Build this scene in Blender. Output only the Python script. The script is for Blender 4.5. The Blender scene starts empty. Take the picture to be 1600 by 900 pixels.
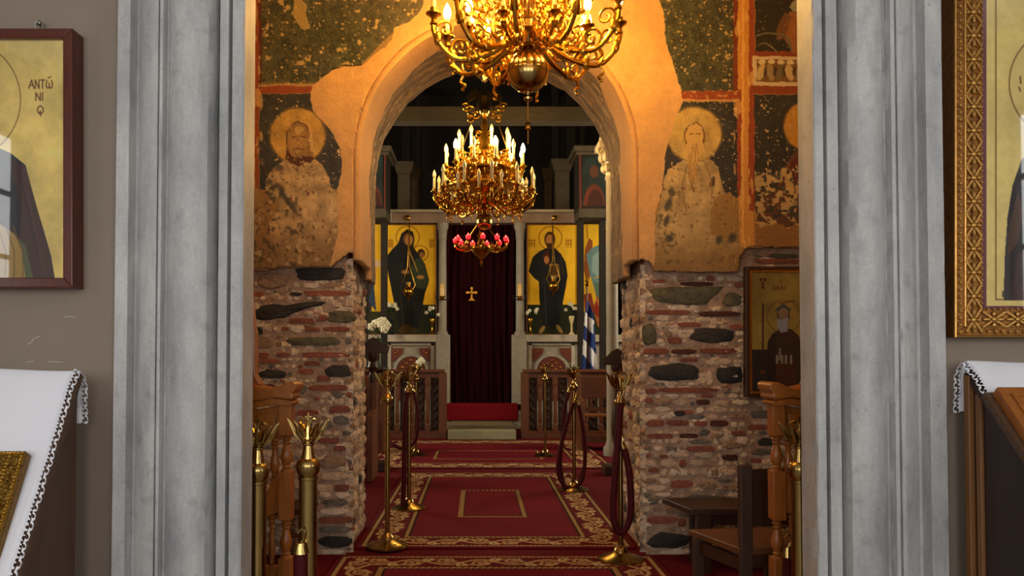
import bpy, math, random
import numpy as np
from mathutils import Vector, Matrix
random.seed(7)
sc = bpy.context.scene
col = sc.collection
# ------------------------------------------------------------------ camera, world, daylight, exposure
FPX, CX, CY, EYE, TH = 1250.0, 747.0, 525.3, 1.25, math.radians(1.5)
cam = bpy.data.objects.new('camera', bpy.data.cameras.new('camera'))
col.objects.link(cam); sc.camera = cam
cam.location = (0, 0, EYE); cam.rotation_euler = (math.pi/2 + TH, 0, 0)
cam.data.sensor_width = 36; cam.data.lens = 36*FPX/1600
cam.data.shift_x = (800-CX)/1600; cam.data.shift_y = (CY-450)/1600
cam.data.clip_start = 0.05
wd = bpy.data.worlds.new('world'); sc.world = wd; wd.use_nodes = True
wd.node_tree.nodes['Background'].inputs[0].default_value = (0.75, 0.85, 1.0, 1)
wd.node_tree.nodes['Background'].inputs[1].default_value = 1.0
def area(name, loc, rot, sx, sy, power, color):
    l = bpy.data.lights.new(name, 'AREA'); l.shape = 'RECTANGLE'; l.size = sx; l.size_y = sy; l.energy = power; l.color = color
    o = bpy.data.objects.new(name, l); col.objects.link(o); o.location = loc; o.rotation_euler = rot; return o
DAY = 92.0
for wx in (-2.35, 0.1, 2.55):     # daylight through the three windows of the porch, behind the camera
    area('window_daylight', (wx, -3.62, 2.15), (math.pi/2, 0, 0), 1.5, 2.3, DAY, (1.0, 0.975, 0.945))
for sx, wx, wy in ((1, -4.32, -.88), (-1, 4.52, -.12)):
    area('window_daylight', (wx, wy, 2.15), (math.pi/2, 0, -sx*math.pi/2), 1.5, 2.3, DAY*0.35, (1.0, 0.975, 0.945))
for sx, wx in ((1, -4.72), (-1, 4.92)):      # warm fill lamps added outside the nave walls to brighten the icon screen
    area('nave_fill_light', (wx, 10.6, 3.2), (math.pi/2, 0, -sx*math.pi/2), 2.6, 2.2, 265.0, (1.0, 0.82, 0.56))
vs = sc.view_settings
vs.view_transform = 'Standard'; vs.look = 'None'; vs.exposure = 0.0; vs.gamma = 1.0; vs.use_curve_mapping = False
BULB_NEAR, BULB_FAR = 195.0, 1000.0
# ------------------------------------------------------------------ helpers
def lin(c):
    c = np.asarray(c, float)/255.0
    return np.where(c <= 0.04045, c/12.92, ((c+0.055)/1.055)**2.4)
def P(px, py, Y):
    a = (CY-py)/FPX; s, c = math.sin(TH), math.cos(TH)
    dz = Y*(a*c+s)/(c-a*s); depth = Y*c+dz*s
    return Vector(((px-CX)/FPX*depth, Y, EYE+dz))
def F(px, py, Z=0.0):
    a = (CY-py)/FPX; s, c = math.sin(TH), math.cos(TH)
    dz = Z-EYE; Y = dz*(c-a*s)/(a*c+s); depth = Y*c+dz*s
    return Vector(((px-CX)/FPX*depth, Y, Z))
def vn(x, y, seed=0):
    x = np.asarray(x, float); y = np.asarray(y, float)
    xi = np.floor(x).astype(np.int64); yi = np.floor(y).astype(np.int64)
    fx = x-xi; fy = y-yi; fx = fx*fx*(3-2*fx); fy = fy*fy*(3-2*fy)
    def h(a, b):
        n = (a*374761393 + b*668265263 + seed*144269504) & 0xffffffff
        n = ((n ^ (n >> 13))*1274126177) & 0xffffffff
        n = ((n ^ (n >> 16))*2246822519) & 0xffffffff
        return ((n ^ (n >> 15)) & 0xffff)/65535.0
    return (h(xi, yi)*(1-fx)+h(xi+1, yi)*fx)*(1-fy)+(h(xi, yi+1)*(1-fx)+h(xi+1, yi+1)*fx)*fy
def fbm(x, y, seed=0, o=4):
    t = 0; a = 0.5
    for k in range(o): t = t+a*vn(x*2**k, y*2**k, seed+k*17); a *= 0.5
    return t/(1-0.5**o)
MATS = {}
def mat(name, rgb, rough=0.6, metal=0.0, noise=None, bump=None, rgb2=None, attr=False, spec=0.5, emis=None, rnd=0.0, stretch=None, sheen=0):
    if name in MATS: return MATS[name]
    m = bpy.data.materials.new(name); m.use_nodes = True; nt = m.node_tree; n = nt.nodes; b = n['Principled BSDF']
    c = lin(rgb); b.inputs['Base Color'].default_value = (*c, 1)
    b.inputs['Roughness'].default_value = rough; b.inputs['Metallic'].default_value = metal
    b.inputs['Specular IOR Level'].default_value = spec
    if sheen: b.inputs['Sheen Weight'].default_value = sheen
    tc = n.new('ShaderNodeTexCoord'); vec = tc.outputs['Object']
    if stretch:
        mp = n.new('ShaderNodeMapping'); mp.inputs['Scale'].default_value = stretch
        nt.links.new(vec, mp.inputs[0]); vec = mp.outputs[0]
    out = None
    if attr:
        a = n.new('ShaderNodeAttribute'); a.attribute_name = 'paint'; out = a.outputs['Color']
    if noise:
        t = n.new('ShaderNodeTexNoise'); t.inputs['Scale'].default_value = noise[0]; t.inputs['Detail'].default_value = 6
        t.inputs['Roughness'].default_value = 0.65
        nt.links.new(vec, t.inputs['Vector'])
        r = n.new('ShaderNodeValToRGB'); r.color_ramp.elements[0].position = 0.3; r.color_ramp.elements[1].position = 0.7
        if out is None:
            c2 = lin(rgb2) if rgb2 is not None else c*(1-noise[1])
            r.color_ramp.elements[0].color = (*c2, 1); r.color_ramp.elements[1].color = (*c, 1)
            nt.links.new(t.outputs['Fac'], r.inputs[0]); out = r.outputs[0]
        else:
            r.color_ramp.elements[0].color = (1-noise[1],)*3+(1,); r.color_ramp.elements[1].color = (1, 1, 1, 1)
            nt.links.new(t.outputs['Fac'], r.inputs[0])
            mx = n.new('ShaderNodeMix'); mx.data_type = 'RGBA'; mx.blend_type = 'MULTIPLY'; mx.inputs[0].default_value = 1
            nt.links.new(out, mx.inputs[6]); nt.links.new(r.outputs[0], mx.inputs[7]); out = mx.outputs[2]
    if rnd:
        oi = n.new('ShaderNodeObjectInfo'); mr = n.new('ShaderNodeMapRange')
        mr.inputs[3].default_value = 1-rnd; mr.inputs[4].default_value = 1+rnd
        nt.links.new(oi.outputs['Random'], mr.inputs[0])
        hv = n.new('ShaderNodeHueSaturation'); nt.links.new(mr.outputs[0], hv.inputs['Value'])
        if out is not None: nt.links.new(out, hv.inputs['Color'])
        else: hv.inputs['Color'].default_value = (*c, 1)
        out = hv.outputs[0]
    if out is not None: nt.links.new(out, b.inputs['Base Color'])
    if bump:
        t = n.new('ShaderNodeTexNoise'); t.inputs['Scale'].default_value = bump[0]; t.inputs['Detail'].default_value = 5
        nt.links.new(vec, t.inputs['Vector'])
        bp = n.new('ShaderNodeBump'); bp.inputs['Strength'].default_value = bump[1]; bp.inputs['Distance'].default_value = 0.02
        nt.links.new(t.outputs['Fac'], bp.inputs['Height']); nt.links.new(bp.outputs[0], b.inputs['Normal'])
    if emis:
        b.inputs['Emission Color'].default_value = (*lin(emis[0]), 1); b.inputs['Emission Strength'].default_value = emis[1]
    MATS[name] = m; return m
def glass(name, tint=(253, 254, 253), refl=0.06):
    if name in MATS: return MATS[name]
    m = bpy.data.materials.new(name); m.use_nodes = True; nt = m.node_tree; n = nt.nodes
    n.remove(n['Principled BSDF'])
    tr = n.new('ShaderNodeBsdfTransparent'); tr.inputs[0].default_value = (*lin(tint), 1)
    gl = n.new('ShaderNodeBsdfGlossy'); gl.inputs['Roughness'].default_value = 0.02
    mx = n.new('ShaderNodeMixShader'); fr = n.new('ShaderNodeFresnel'); fr.inputs[0].default_value = 1.5
    nt.links.new(fr.outputs[0], mx.inputs[0]); nt.links.new(tr.outputs[0], mx.inputs[1]); nt.links.new(gl.outputs[0], mx.inputs[2])
    nt.links.new(mx.outputs[0], n['Material Output'].inputs[0]); MATS[name] = m; return m
ORG = {}
def org(o):
    return ORG[o.name] if o is not None else Vector((0, 0, 0))
def tag(o, label=None, cat=None, group=None, kind=None):
    if label: o['label'] = label
    if cat: o['category'] = cat
    if group: o['group'] = group
    if kind: o['kind'] = kind
    return o
def thing(name, loc, label=None, cat=None, group=None, kind=None, rz=0.0):
    o = bpy.data.objects.new(name, None); col.objects.link(o); o.empty_display_size = 0.1
    o.location = loc; o.rotation_euler = (0, 0, rz); ORG[o.name] = Vector(loc)
    return tag(o, label, cat, group, kind)
def link(name, me, m, parent=None, world=True):
    """world=True: mesh data are world coordinates, shifted to the parent's origin (or to the mesh's own base)"""
    o = bpy.data.objects.new(name, me); col.objects.link(o)
    if m is not None and not me.materials: me.materials.append(m)
    if parent is not None:
        o.parent = parent; ORG[o.name] = org(parent).copy()
        if world: me.transform(Matrix.Translation(-org(parent)))
    elif world:
        co = np.empty(len(me.vertices)*3); me.vertices.foreach_get('co', co); co = co.reshape(-1, 3)
        b = Vector(((co[:, 0].min()+co[:, 0].max())/2, (co[:, 1].min()+co[:, 1].max())/2, co[:, 2].min()))
        me.transform(Matrix.Translation(-b)); o.location = b; ORG[o.name] = b
    else: ORG[o.name] = Vector((0, 0, 0))
    return o
def twin(o, parent, loc=None, rot=None, scale=None):
    c = o.copy(); col.objects.link(c); c.parent = parent
    for k in list(c.keys()):
        if k in ('label', 'category', 'group'): del c[k]
    if loc is not None: c.location = loc
    if rot is not None: c.rotation_euler = rot
    if scale is not None: c.scale = scale
    ORG[c.name] = Vector((0, 0, 0)); return c
def tree(o, parent=None):
    c = o.copy(); col.objects.link(c); c.parent = parent; ORG[c.name] = Vector((0, 0, 0))
    for ch in list(o.children): tree(ch, c)
    return c
class B:
    def __init__(s): s.v = []; s.f = []
    def add(s, vs_, fs):
        n = len(s.v); s.v += [tuple(p) for p in vs_]; s.f += [tuple(i+n for i in f) for f in fs]; return s
    def box(s, x0, y0, z0, x1, y1, z1):
        x0, x1 = sorted((x0, x1)); y0, y1 = sorted((y0, y1)); z0, z1 = sorted((z0, z1))
        return s.add([(x, y, z) for z in (z0, z1) for y in (y0, y1) for x in (x0, x1)],
                     [(0, 2, 3, 1), (4, 5, 7, 6), (0, 1, 5, 4), (2, 6, 7, 3), (0, 4, 6, 2), (1, 3, 7, 5)])
    def beam(s, a, b, w, d, up=(0, 0, 1)):
        a = Vector(a); b = Vector(b); t = (b-a).normalized(); u = Vector(up)
        if abs(t.dot(u)) > 0.98: u = Vector((0, 1, 0))
        x = t.cross(u).normalized()*w/2; y = x.cross(t).normalized()*d/2
        vs_ = [p+sx*x+sy*y for p in (a, b) for sx, sy in ((-1, -1), (1, -1), (1, 1), (-1, 1))]
        return s.add(vs_, [(0, 1, 2, 3), (7, 6, 5, 4), (0, 4, 5, 1), (1, 5, 6, 2), (2, 6, 7, 3), (3, 7, 4, 0)])
    def tube(s, pts, r, n=8):
        pts = [Vector(p) for p in pts]; m = len(pts)
        if not hasattr(r, '__len__'): r = [r]*m
        t0 = (pts[1]-pts[0]).normalized(); u = t0.orthogonal().normalized(); vs_ = []; fs = []
        for i, p in enumerate(pts):
            t = (pts[min(i+1, m-1)]-pts[max(i-1, 0)]); t = t.normalized() if t.length > 1e-9 else t0
            u = (u-t*u.dot(t)); u = u.normalized() if u.length > 1e-6 else t.orthogonal().normalized()
            w = t.cross(u)
            for k in range(n):
                a = 2*math.pi*k/n; vs_.append(p+r[i]*(math.cos(a)*u+math.sin(a)*w))
        for i in range(m-1):
            for k in range(n):
                fs.append((i*n+k, i*n+(k+1) % n, (i+1)*n+(k+1) % n, (i+1)*n+k))
        fs.append(tuple(range(n-1, -1, -1))); fs.append(tuple((m-1)*n+k for k in range(n)))
        return s.add(vs_, fs)
    def lathe(s, c, prof, n=16):
        c = Vector(c); vs_ = []; fs = []; m = len(prof)
        for r, z in prof:
            for k in range(n):
                a = 2*math.pi*k/n; vs_.append((c.x+r*math.cos(a), c.y+r*math.sin(a), c.z+z))
        for i in range(m-1):
            for k in range(n): fs.append((i*n+k, i*n+(k+1) % n, (i+1)*n+(k+1) % n, (i+1)*n+k))
        fs.append(tuple(range(n-1, -1, -1))); fs.append(tuple((m-1)*n+k for k in range(n)))
        return s.add(vs_, fs)
    def ball(s, c, rx, ry=None, rz=None, n=12, m=8):
        ry = rx if ry is None else ry; rz = rx if rz is None else rz; c = Vector(c); vs_ = []; fs = []
        vs_.append(c+Vector((0, 0, -rz)))
        for j in range(1, m):
            b = -math.pi/2+math.pi*j/m
            for k in range(n):
                a = 2*math.pi*k/n; vs_.append(c+Vector((rx*math.cos(b)*math.cos(a), ry*math.cos(b)*math.sin(a), rz*math.sin(b))))
        vs_.append(c+Vector((0, 0, rz))); L = len(vs_)-1
        for k in range(n):
            fs.append((0, 1+(k+1) % n, 1+k)); fs.append((L, L-n+k, L-n+(k+1) % n))
        for j in range(m-2):
            for k in range(n):
                a = 1+j*n; fs.append((a+k, a+(k+1) % n, a+n+(k+1) % n, a+n+k))
        return s.add(vs_, fs)
    def prism(s, pts, off):
        """closed slab: outline pts (3D), extruded by the vector off"""
        pts = [Vector(p) for p in pts]; off = Vector(off); n = len(pts)
        nrm = Vector((0, 0, 0))
        for i in range(n): nrm += (pts[i]-pts[0]).cross(pts[(i+1) % n]-pts[0])
        if nrm.dot(off) > 0: pts = pts[::-1]
        fs = [tuple(range(n)), tuple(range(2*n-1, n-1, -1))]
        for i in range(n): fs.append(((i+1) % n, i, n+i, n+(i+1) % n))
        return s.add(pts+[p+off for p in pts], fs)
    def mesh(s, name, smooth=False, ang=None):
        me = bpy.data.meshes.new(name); me.from_pydata(s.v, [], s.f); me.validate()
        if smooth:
            me.polygons.foreach_set('use_smooth', [True]*len(me.polygons))
            if ang is None: ang = 0.7
            try: me.set_sharp_from_angle(angle=ang)
            except Exception: pass
        return me
    def build(s, name, m, parent=None, smooth=False, bevel=0.0, world=True, ang=None, label=None, kind=None):
        o = link(name, s.mesh(name, smooth, ang), m, parent, world)
        if bevel:
            bv = o.modifiers.new('bevel', 'BEVEL'); bv.width = bevel; bv.segments = 2; bv.limit_method = 'ANGLE'; bv.angle_limit = 0.6
        if label: o['label'] = label
        if kind: o['kind'] = kind
        return o
def pip(X, Y, poly):
    poly = np.asarray(poly, float); ins = np.zeros(X.shape, bool); n = len(poly); j = n-1
    for i in range(n):
        xi, yi = poly[i]; xj, yj = poly[j]
        if yi != yj:
            ins ^= ((yi > Y) != (yj > Y)) & (X < (xj-xi)*(Y-yi)/(yj-yi)+xi)
        j = i
    return ins
class Cv:
    """paint on a fine grid of vertices: colours end up in the colour attribute 'paint'"""
    def __init__(s, x0, y0, x1, y1, res, fill, seed=0):
        s.nx = max(2, int(round((x1-x0)/res))+1); s.ny = max(2, int(round((y1-y0)/res))+1)
        s.X, s.Y = np.meshgrid(np.linspace(x0, x1, s.nx), np.linspace(y0, y1, s.ny)); s.seed = seed
        s.c = np.empty(s.X.shape+(3,)); s.c[:] = fill; s.keep = np.ones(s.X.shape, bool); s.h = np.zeros(s.X.shape); s.wob = 0
    def W(s):
        if not s.wob: return s.X, s.Y
        if getattr(s, '_w', None) is None or s._k != s.wob: s._k = s.wob; s._w = (s.X+(fbm(s.X/9, s.Y/9, s.seed+91)-.5)*s.wob*2, s.Y+(fbm(s.X/9, s.Y/9, s.seed+53)-.5)*s.wob*2)
        return s._w
    def on(s, m, rgb, a=1.0):
        m = np.asarray(m, float)*a; s.c = s.c*(1-m[..., None])+np.asarray(rgb, float)*m[..., None]; return s
    def ell(s, cx, cy, rx, ry, rgb, a=1.0, rot=0, soft=0.06):
        X, Y = s.W(); x = X-cx; y = Y-cy; ca, sa = math.cos(rot), math.sin(rot)
        d = np.sqrt(((x*ca+y*sa)/rx)**2+((-x*sa+y*ca)/ry)**2); return s.on(np.clip((1+soft-d)/(2*soft), 0, 1), rgb, a)
    def ring(s, cx, cy, r, w, rgb, a=1.0, asp=1.0):
        d = np.abs(np.hypot(s.X-cx, (s.Y-cy)*asp)-r); return s.on(np.clip(w-d+.5, 0, 1), rgb, a)
    def poly(s, pts, rgb, a=1.0):
        X, Y = s.W(); return s.on(pip(X, Y, pts), rgb, a)
    def rect(s, x0, y0, x1, y1, rgb, a=1.0):
        X, Y = s.W(); return s.on((X >= x0) & (X <= x1) & (Y >= y0) & (Y <= y1), rgb, a)
    def line(s, pts, w, rgb, a=1.0):
        X, Y = s.W(); d = np.full(X.shape, 1e9)
        for (x0, y0), (x1, y1) in zip(pts[:-1], pts[1:]):
            L = (x1-x0)**2+(y1-y0)**2+1e-9; t = np.clip(((X-x0)*(x1-x0)+(Y-y0)*(y1-y0))/L, 0, 1)
            d = np.minimum(d, np.hypot(X-x0-t*(x1-x0), Y-y0-t*(y1-y0)))
        return s.on(np.clip(w/2-d+.5, 0, 1), rgb, a)
    def mottle(s, sc_, amt, seed=0, m=None):
        k = 1+(fbm(s.X/sc_, s.Y/sc_, s.seed+seed)-.5)*2*amt
        if m is not None: k = np.where(m, k, 1)
        s.c = s.c*k[..., None]; return s
    def flecks(s, sc_, thr, rgb, seed=0, m=None, a=1.0, asp=1.0):
        k = fbm(s.X/sc_, s.Y/(sc_*asp), s.seed+seed, 3); k = np.clip((k-thr)*25, 0, 1)
        if m is not None: k = k*m
        return s.on(k, rgb, a)
    def mesh(s, name, fn, smooth=True):
        co = fn(s.X, s.Y, s.h).reshape(-1, 3)
        idx = np.arange(s.nx*s.ny).reshape(s.ny, s.nx)
        q = np.stack([idx[:-1, :-1], idx[1:, :-1], idx[1:, 1:], idx[:-1, 1:]], -1).reshape(-1, 4)
        k = s.keep; kq = (k[:-1, :-1] & k[1:, :-1] & k[1:, 1:] & k[:-1, 1:]).reshape(-1); g = getattr(s, 'drop', None)
        if g is not None: kq &= ~(g[:-1, :-1] & g[1:, :-1] & g[1:, 1:] & g[:-1, 1:]).reshape(-1)
        q = q.reshape(-1, 4); q = q[kq]
        used = np.unique(q); remap = np.full(s.nx*s.ny, -1); remap[used] = np.arange(len(used)); q = remap[q]; co = co[used]
        me = bpy.data.meshes.new(name); me.vertices.add(len(co)); me.vertices.foreach_set('co', co.ravel())
        me.loops.add(len(q)*4); me.loops.foreach_set('vertex_index', q.ravel().astype(np.int32))
        me.polygons.add(len(q)); me.polygons.foreach_set('loop_start', np.arange(0, len(q)*4, 4, dtype=np.int32))
        me.polygons.foreach_set('use_smooth', np.full(len(q), smooth))
        me.update(calc_edges=True)
        at = me.color_attributes.new('paint', 'FLOAT_COLOR', 'POINT')
        cl = np.ones((len(co), 4)); cl[:, :3] = lin(np.clip(s.c, 0, 255)).reshape(-1, 3)[used]; at.data.foreach_set('color', cl.ravel())
        return me
def wallfn(Y):
    """photo coordinates on an upright wall at distance Y (relief h goes towards the room)"""
    def fn(px, py, h):
        a = (CY-py)/FPX; s_, c_ = math.sin(TH), math.cos(TH); dz = Y*(a*c_+s_)/(c_-a*s_); dep = Y*c_+dz*s_
        return np.stack([(px-CX)/FPX*dep, Y-h, EYE+dz], -1)
    return fn
def painted(name, cv, fn, m, parent=None, thick=0.0, smooth=True, label=None):
    o = link(name, cv.mesh(name, fn, smooth), m, parent)
    if thick:
        sd = o.modifiers.new('thickness', 'SOLIDIFY'); sd.thickness = abs(thick); sd.offset = -1 if thick > 0 else 1
    if label: o['label'] = label
    return o
# ------------------------------------------------------------------ materials
M_wall = mat('brown_plaster', (143, 128, 114), .85, noise=(3, .10), bump=(60, .05))
M_marble = mat('grey_marble', (202, 201, 199), .5, noise=(7, .3), rgb2=(154, 156, 160), bump=(60, .18), stretch=(1, 1, .3))
def speckle(m, sc_, lo, hi, dark):
    nt = m.node_tree; n = nt.nodes; b = n['Principled BSDF']; src = b.inputs['Base Color'].links[0].from_socket
    tc = n.new('ShaderNodeTexCoord')
    for scale, l, h_, d in ((sc_, lo, hi, dark), (sc_*.28, .57, .75, .80), (sc_*1.6, .30, .55, .90)):
        t = n.new('ShaderNodeTexNoise'); t.inputs['Scale'].default_value = scale; t.inputs['Detail'].default_value = 4; nt.links.new(tc.outputs['Object'], t.inputs['Vector'])
        r = n.new('ShaderNodeValToRGB'); r.color_ramp.elements[0].position = l; r.color_ramp.elements[1].position = h_; r.color_ramp.elements[0].color = (1, 1, 1, 1); r.color_ramp.elements[1].color = (d, d, d*.99, 1)
        nt.links.new(t.outputs['Fac'], r.inputs[0]); mx = n.new('ShaderNodeMix'); mx.data_type = 'RGBA'; mx.blend_type = 'MULTIPLY'; mx.inputs[0].default_value = 1
        nt.links.new(src, mx.inputs[6]); nt.links.new(r.outputs[0], mx.inputs[7]); src = mx.outputs[2]
    nt.links.new(src, b.inputs['Base Color'])
speckle(M_marble, 55, .68, .76, .62)
M_paint = mat('painted_plaster', (200, 200, 200), .8, attr=True, noise=(45, .18), bump=(55, .25))
M_panel = mat('painted_panel', (200, 200, 200), .42, attr=True, noise=(60, .05), bump=(120, .02))
M_mortar = mat('rubble_mortar', (184, 156, 132), .95, noise=(12, .4), rgb2=(132, 106, 86), bump=(30, 1.0))
M_core = mat('old_plaster', (196, 160, 120), .9, noise=(6, .2), bump=(40, .2))
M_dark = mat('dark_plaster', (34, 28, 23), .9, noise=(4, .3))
M_red = mat('red_carpet', (98, 14, 26), .95, noise=(200, .25), spec=.1)
M_stonefloor = mat('grey_floor_stone', (150, 146, 140), .6, noise=(4, .2))
STONE = {
 'd': mat('stone_charcoal', (58, 55, 52), .9, noise=(30, .5), bump=(40, .6), rnd=.15),
 'g': mat('stone_grey', (118, 110, 98), .9, noise=(30, .45), bump=(40, .6), rnd=.2),
 'n': mat('stone_green', (104, 98, 74), .9, noise=(24, .5), bump=(40, .6), rnd=.1),
 'r': mat('brick_red', (146, 84, 64), .9, noise=(40, .4), bump=(50, .5), rnd=.2),
 'k': mat('brick_dark', (88, 46, 34), .9, noise=(40, .5), bump=(50, .5), rnd=.15),
 't': mat('rubble_tan', (208, 182, 154), .95, noise=(30, .35), bump=(40, .7), rnd=.14),
 'b': mat('rubble_brown', (160, 130, 104), .95, noise=(30, .35), bump=(40, .7), rnd=.15),
 'p': mat('rubble_pale', (222, 202, 176), .95, noise=(30, .3), bump=(40, .7), rnd=.1)}
M_brass = mat('polished_brass', (182, 152, 92), .22, 1.0, noise=(12, .3))
M_gold = mat('gilt_brass', (214, 164, 64), .27, 1.0, noise=(30, .35))
M_wood = mat('varnished_oak', (166, 98, 36), .32, noise=(9, .4), stretch=(6, 6, .8), bump=(30, .05))
M_darkwood = mat('dark_wood', (62, 36, 22), .4, noise=(10, .4), stretch=(6, 6, .8))
M_pew = mat('pew_wood', (106, 58, 26), .45, noise=(10, .35), stretch=(6, 6, .8))
M_pewdark = mat('pew_carving', (66, 40, 24), .6, noise=(20, .5), bump=(60, .6))
M_timber = mat('weathered_timber', (66, 60, 48), .85, noise=(6, .5), stretch=(.6, 6, 6), bump=(30, .3))
M_timberdark = mat('old_dark_timber', (40, 34, 27), .9, noise=(6, .5), stretch=(6, 6, .6), bump=(30, .3))
M_velvet = mat('velvet_rope_red', (66, 6, 13), .7, spec=.2)
M_cloth = mat('white_linen', (236, 238, 246), .9, noise=(5, .04), bump=(8, .08))
M_ivory = mat('candle_ivory', (232, 214, 160), .5)
M_white = mat('flower_white', (226, 224, 196), .8)
M_leaf = mat('leaf_green', (40, 62, 30), .7)
M_black = mat('black_iron', (22, 20, 18), .5, .4)
# ------------------------------------------------------------------ setting: porch (behind the marble door), vestibule, nave
def struct(name, b, m, parent=None, **k):
    o = b.build(name, m, parent, **k); o['kind'] = 'structure'; return o
struct('floor', B().box(-4.3, -3.6, -.12, 4.5, 3.05, -.02), M_stonefloor)
struct('floor_nave', B().box(-4.6, 3.05, -.12, 4.8, 18, 0), M_red)
struct('ceiling', B().box(-4.3, -3.6, 4.0, 4.5, 3.05, 4.1), mat('white_ceiling', (225, 222, 215), .9))
def pierced(name, axis, c0, c1, a0, a1, holes, z0, z1, h0, h1, m):
    """wall with window openings: axis 'y' = wall across Y, spanning X a0..a1; 'x' = wall across X, spanning Y"""
    b = B()
    def bx(u0, w0, u1, w1):
        if axis == 'y': b.box(u0, c0, w0, u1, c1, w1)
        else: b.box(c0, u0, w0, c1, u1, w1)
    bx(a0, z0, a1, h0); bx(a0, h1, a1, z1); p = a0
    for u0, u1 in holes: bx(p, h0, u0, h1); p = u1
    bx(p, h0, a1, h1); return struct(name, b, m)
pierced('wall_back', 'y', -3.6, -3.5, -4.3, 4.5, [(-3.05, -1.65), (-.6, .8), (1.85, 3.25)], -.02, 4, 1.0, 3.3, M_wall)
pierced('wall_left', 'x', -4.3, -4.2, -3.5, 3.03, [(-1.58, -.18)], -.02, 4, 1.0, 3.3, M_wall)
pierced('wall_right', 'x', 4.4, 4.5, -3.5, 3.03, [(-.82, .58)], -.02, 4, 1.0, 3.3, M_wall)
M_wframe = mat('window_frame_dark', (60, 52, 46), .6)
for i, (ax, u0, u1, c) in enumerate([('y', -3.05, -1.65, -3.55), ('y', -.6, .8, -3.55), ('y', 1.85, 3.25, -3.55), ('x', -1.58, -.18, -4.25), ('x', -.82, .58, 4.45)]):
    b = B()
    def bar(p0, q0, p1, q1):
        if ax == 'y': b.box(p0, c-.025, q0, p1, c+.025, q1)
        else: b.box(c-.025, p0, q0, c+.025, p1, q1)
    bar(u0, 1.0, u0+.06, 3.3); bar(u1-.06, 1.0, u1, 3.3); bar(u0, 1.0, u1, 1.06); bar(u0, 3.24, u1, 3.3)
    for k in range(1, 3): bar(u0+k*(u1-u0)/3-.018, 1.0, u0+k*(u1-u0)/3+.018, 3.3)
    for k in range(1, 4): bar(u0, 1.0+k*2.3/4-.018, u1, 1.0+k*2.3/4+.018)
    struct('window_%d' % (i+1), b, M_wframe)
# front wall with the door opening
XL, XR, ZL = (182-CX)/431.0, (1473-CX)/431.0, 2.75
wf = struct('wall_front', B().box(-4.2, 2.95, -.02, XL+.03, 3.03, 4).box(XR-.03, 2.95, -.02, 4.4, 3.03, 4).box(XL+.03, 2.95, ZL+.3, XR-.03, 3.03, 4), M_wall)
for pts in ([(100, 496), (107, 494), (118, 496)], [(74, 565), (84, 565), (98, 566)], [(43, 538), (50, 534), (52, 529), (63, 525)], [(42, 566), (52, 564)]):
    B().tube([P(a, c, 2.9495) for a, c in pts], .0011, 4).build('scratch', mat('bare_plaster_scratch', (214, 208, 198), .9), wf)
def jamb(name, prof, seed, flip):
    zs = np.linspace(-.02, ZL+.3, 150); rnd = np.random.RandomState(seed); vs_ = []; n = len(prof)
    for z in zs:
        for k, (px, d) in enumerate(prof):
            x = (px-CX)/431.0; chip = max(0, float(vn(z*9, k*3.1, seed))-.80)*.035 if 0 < k < n-1 else 0
            taper = (z-1.25)*.002*(1 if flip else -1)*0
            vs_.append((x+taper+chip*.3*(1 if flip else -1), 2.95-d+chip+.0012*float(vn(z*22, k, seed+5)), z))
    fs = []
    for j in range(len(zs)-1):
        for k in range(n-1):
            q = (j*n+k, j*n+k+1, (j+1)*n+k+1, (j+1)*n+k); fs.append(q[::-1] if flip else q)
    b = B().add(vs_, fs)
    return struct(name, b, M_marble, smooth=True, ang=.5)
JL = [(182, 0), (182, .07), (202, .072), (203.5, .02), (206, .016), (213, .030), (225, .052), (238, .062), (244, .060), (246, .035), (248, .07), (250, .077), (254, .075), (256, .045),
      (258, .04), (264, .062), (280, .086), (296, .093), (312, .086), (324, .066), (331, .03), (333, -.02), (339, -.02), (340, .05), (354, .054), (355, .012), (359, .012), (360, .054), (376, .056), (379, .05), (379, -.02), (379, -.085)]
JR = [(1473, 0), (1473, .07), (1447, .072), (1445, .02), (1442, .016), (1435, .030), (1422, .054), (1410, .063), (1405, .06), (1402, .035), (1400, .07), (1397, .078), (1392, .076), (1389, .045),
      (1387, .04), (1380, .066), (1364, .088), (1350, .094), (1336, .086), (1326, .066), (1321, .03), (1319, -.02), (1314, -.02), (1313, .05), (1295, .054), (1294, .012), (1290, .012), (1289, .054), (1276, .056), (1274, .05), (1274, -.02), (1274, -.085)]
jamb('trim_1', JL, 11, False); jamb('trim_2', JR, 23, True)
struct('trim_3', B().box(XL, 2.88, ZL, XR, 3.035, ZL+.3), M_marble)
# vestibule and nave shells
struct('wall_vestibule_left', B().box(-2.3, 3.03, 0, -2.2, 5.1, 4.4), M_core)
struct('wall_vestibule_right', B().box(2.6, 3.03, 0, 2.7, 5.1, 4.4), M_core)
struct('ceiling_vestibule', B().box(-2.3, 3.03, 4.4, 2.7, 5.95, 4.5), M_core)
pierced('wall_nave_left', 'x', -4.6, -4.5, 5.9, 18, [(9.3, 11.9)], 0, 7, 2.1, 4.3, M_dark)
pierced('wall_nave_right', 'x', 4.7, 4.8, 5.9, 18, [(9.3, 11.9)], 0, 7, 2.1, 4.3, M_dark)  # openings on both sides cut for the added fill lamps
for i, c in ((6, -4.55), (7, 4.75)):  # invented window bars, out of view, where the fill lamps shine in
    b = B()
    for k in range(5): b.box(c-.025, 9.3+k*.65-.03, 2.1, c+.025, 9.3+k*.65+.03, 4.3)
    for k in range(4): b.box(c-.025, 9.3, 2.1+k*.733-.03, c+.025, 11.9, 2.1+k*.733+.03)
    struct('window_%d' % i, b, M_wframe)
struct('wall_far', B().box(-4.6, 17.5, 0, 4.8, 17.6, 7), M_dark)
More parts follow.
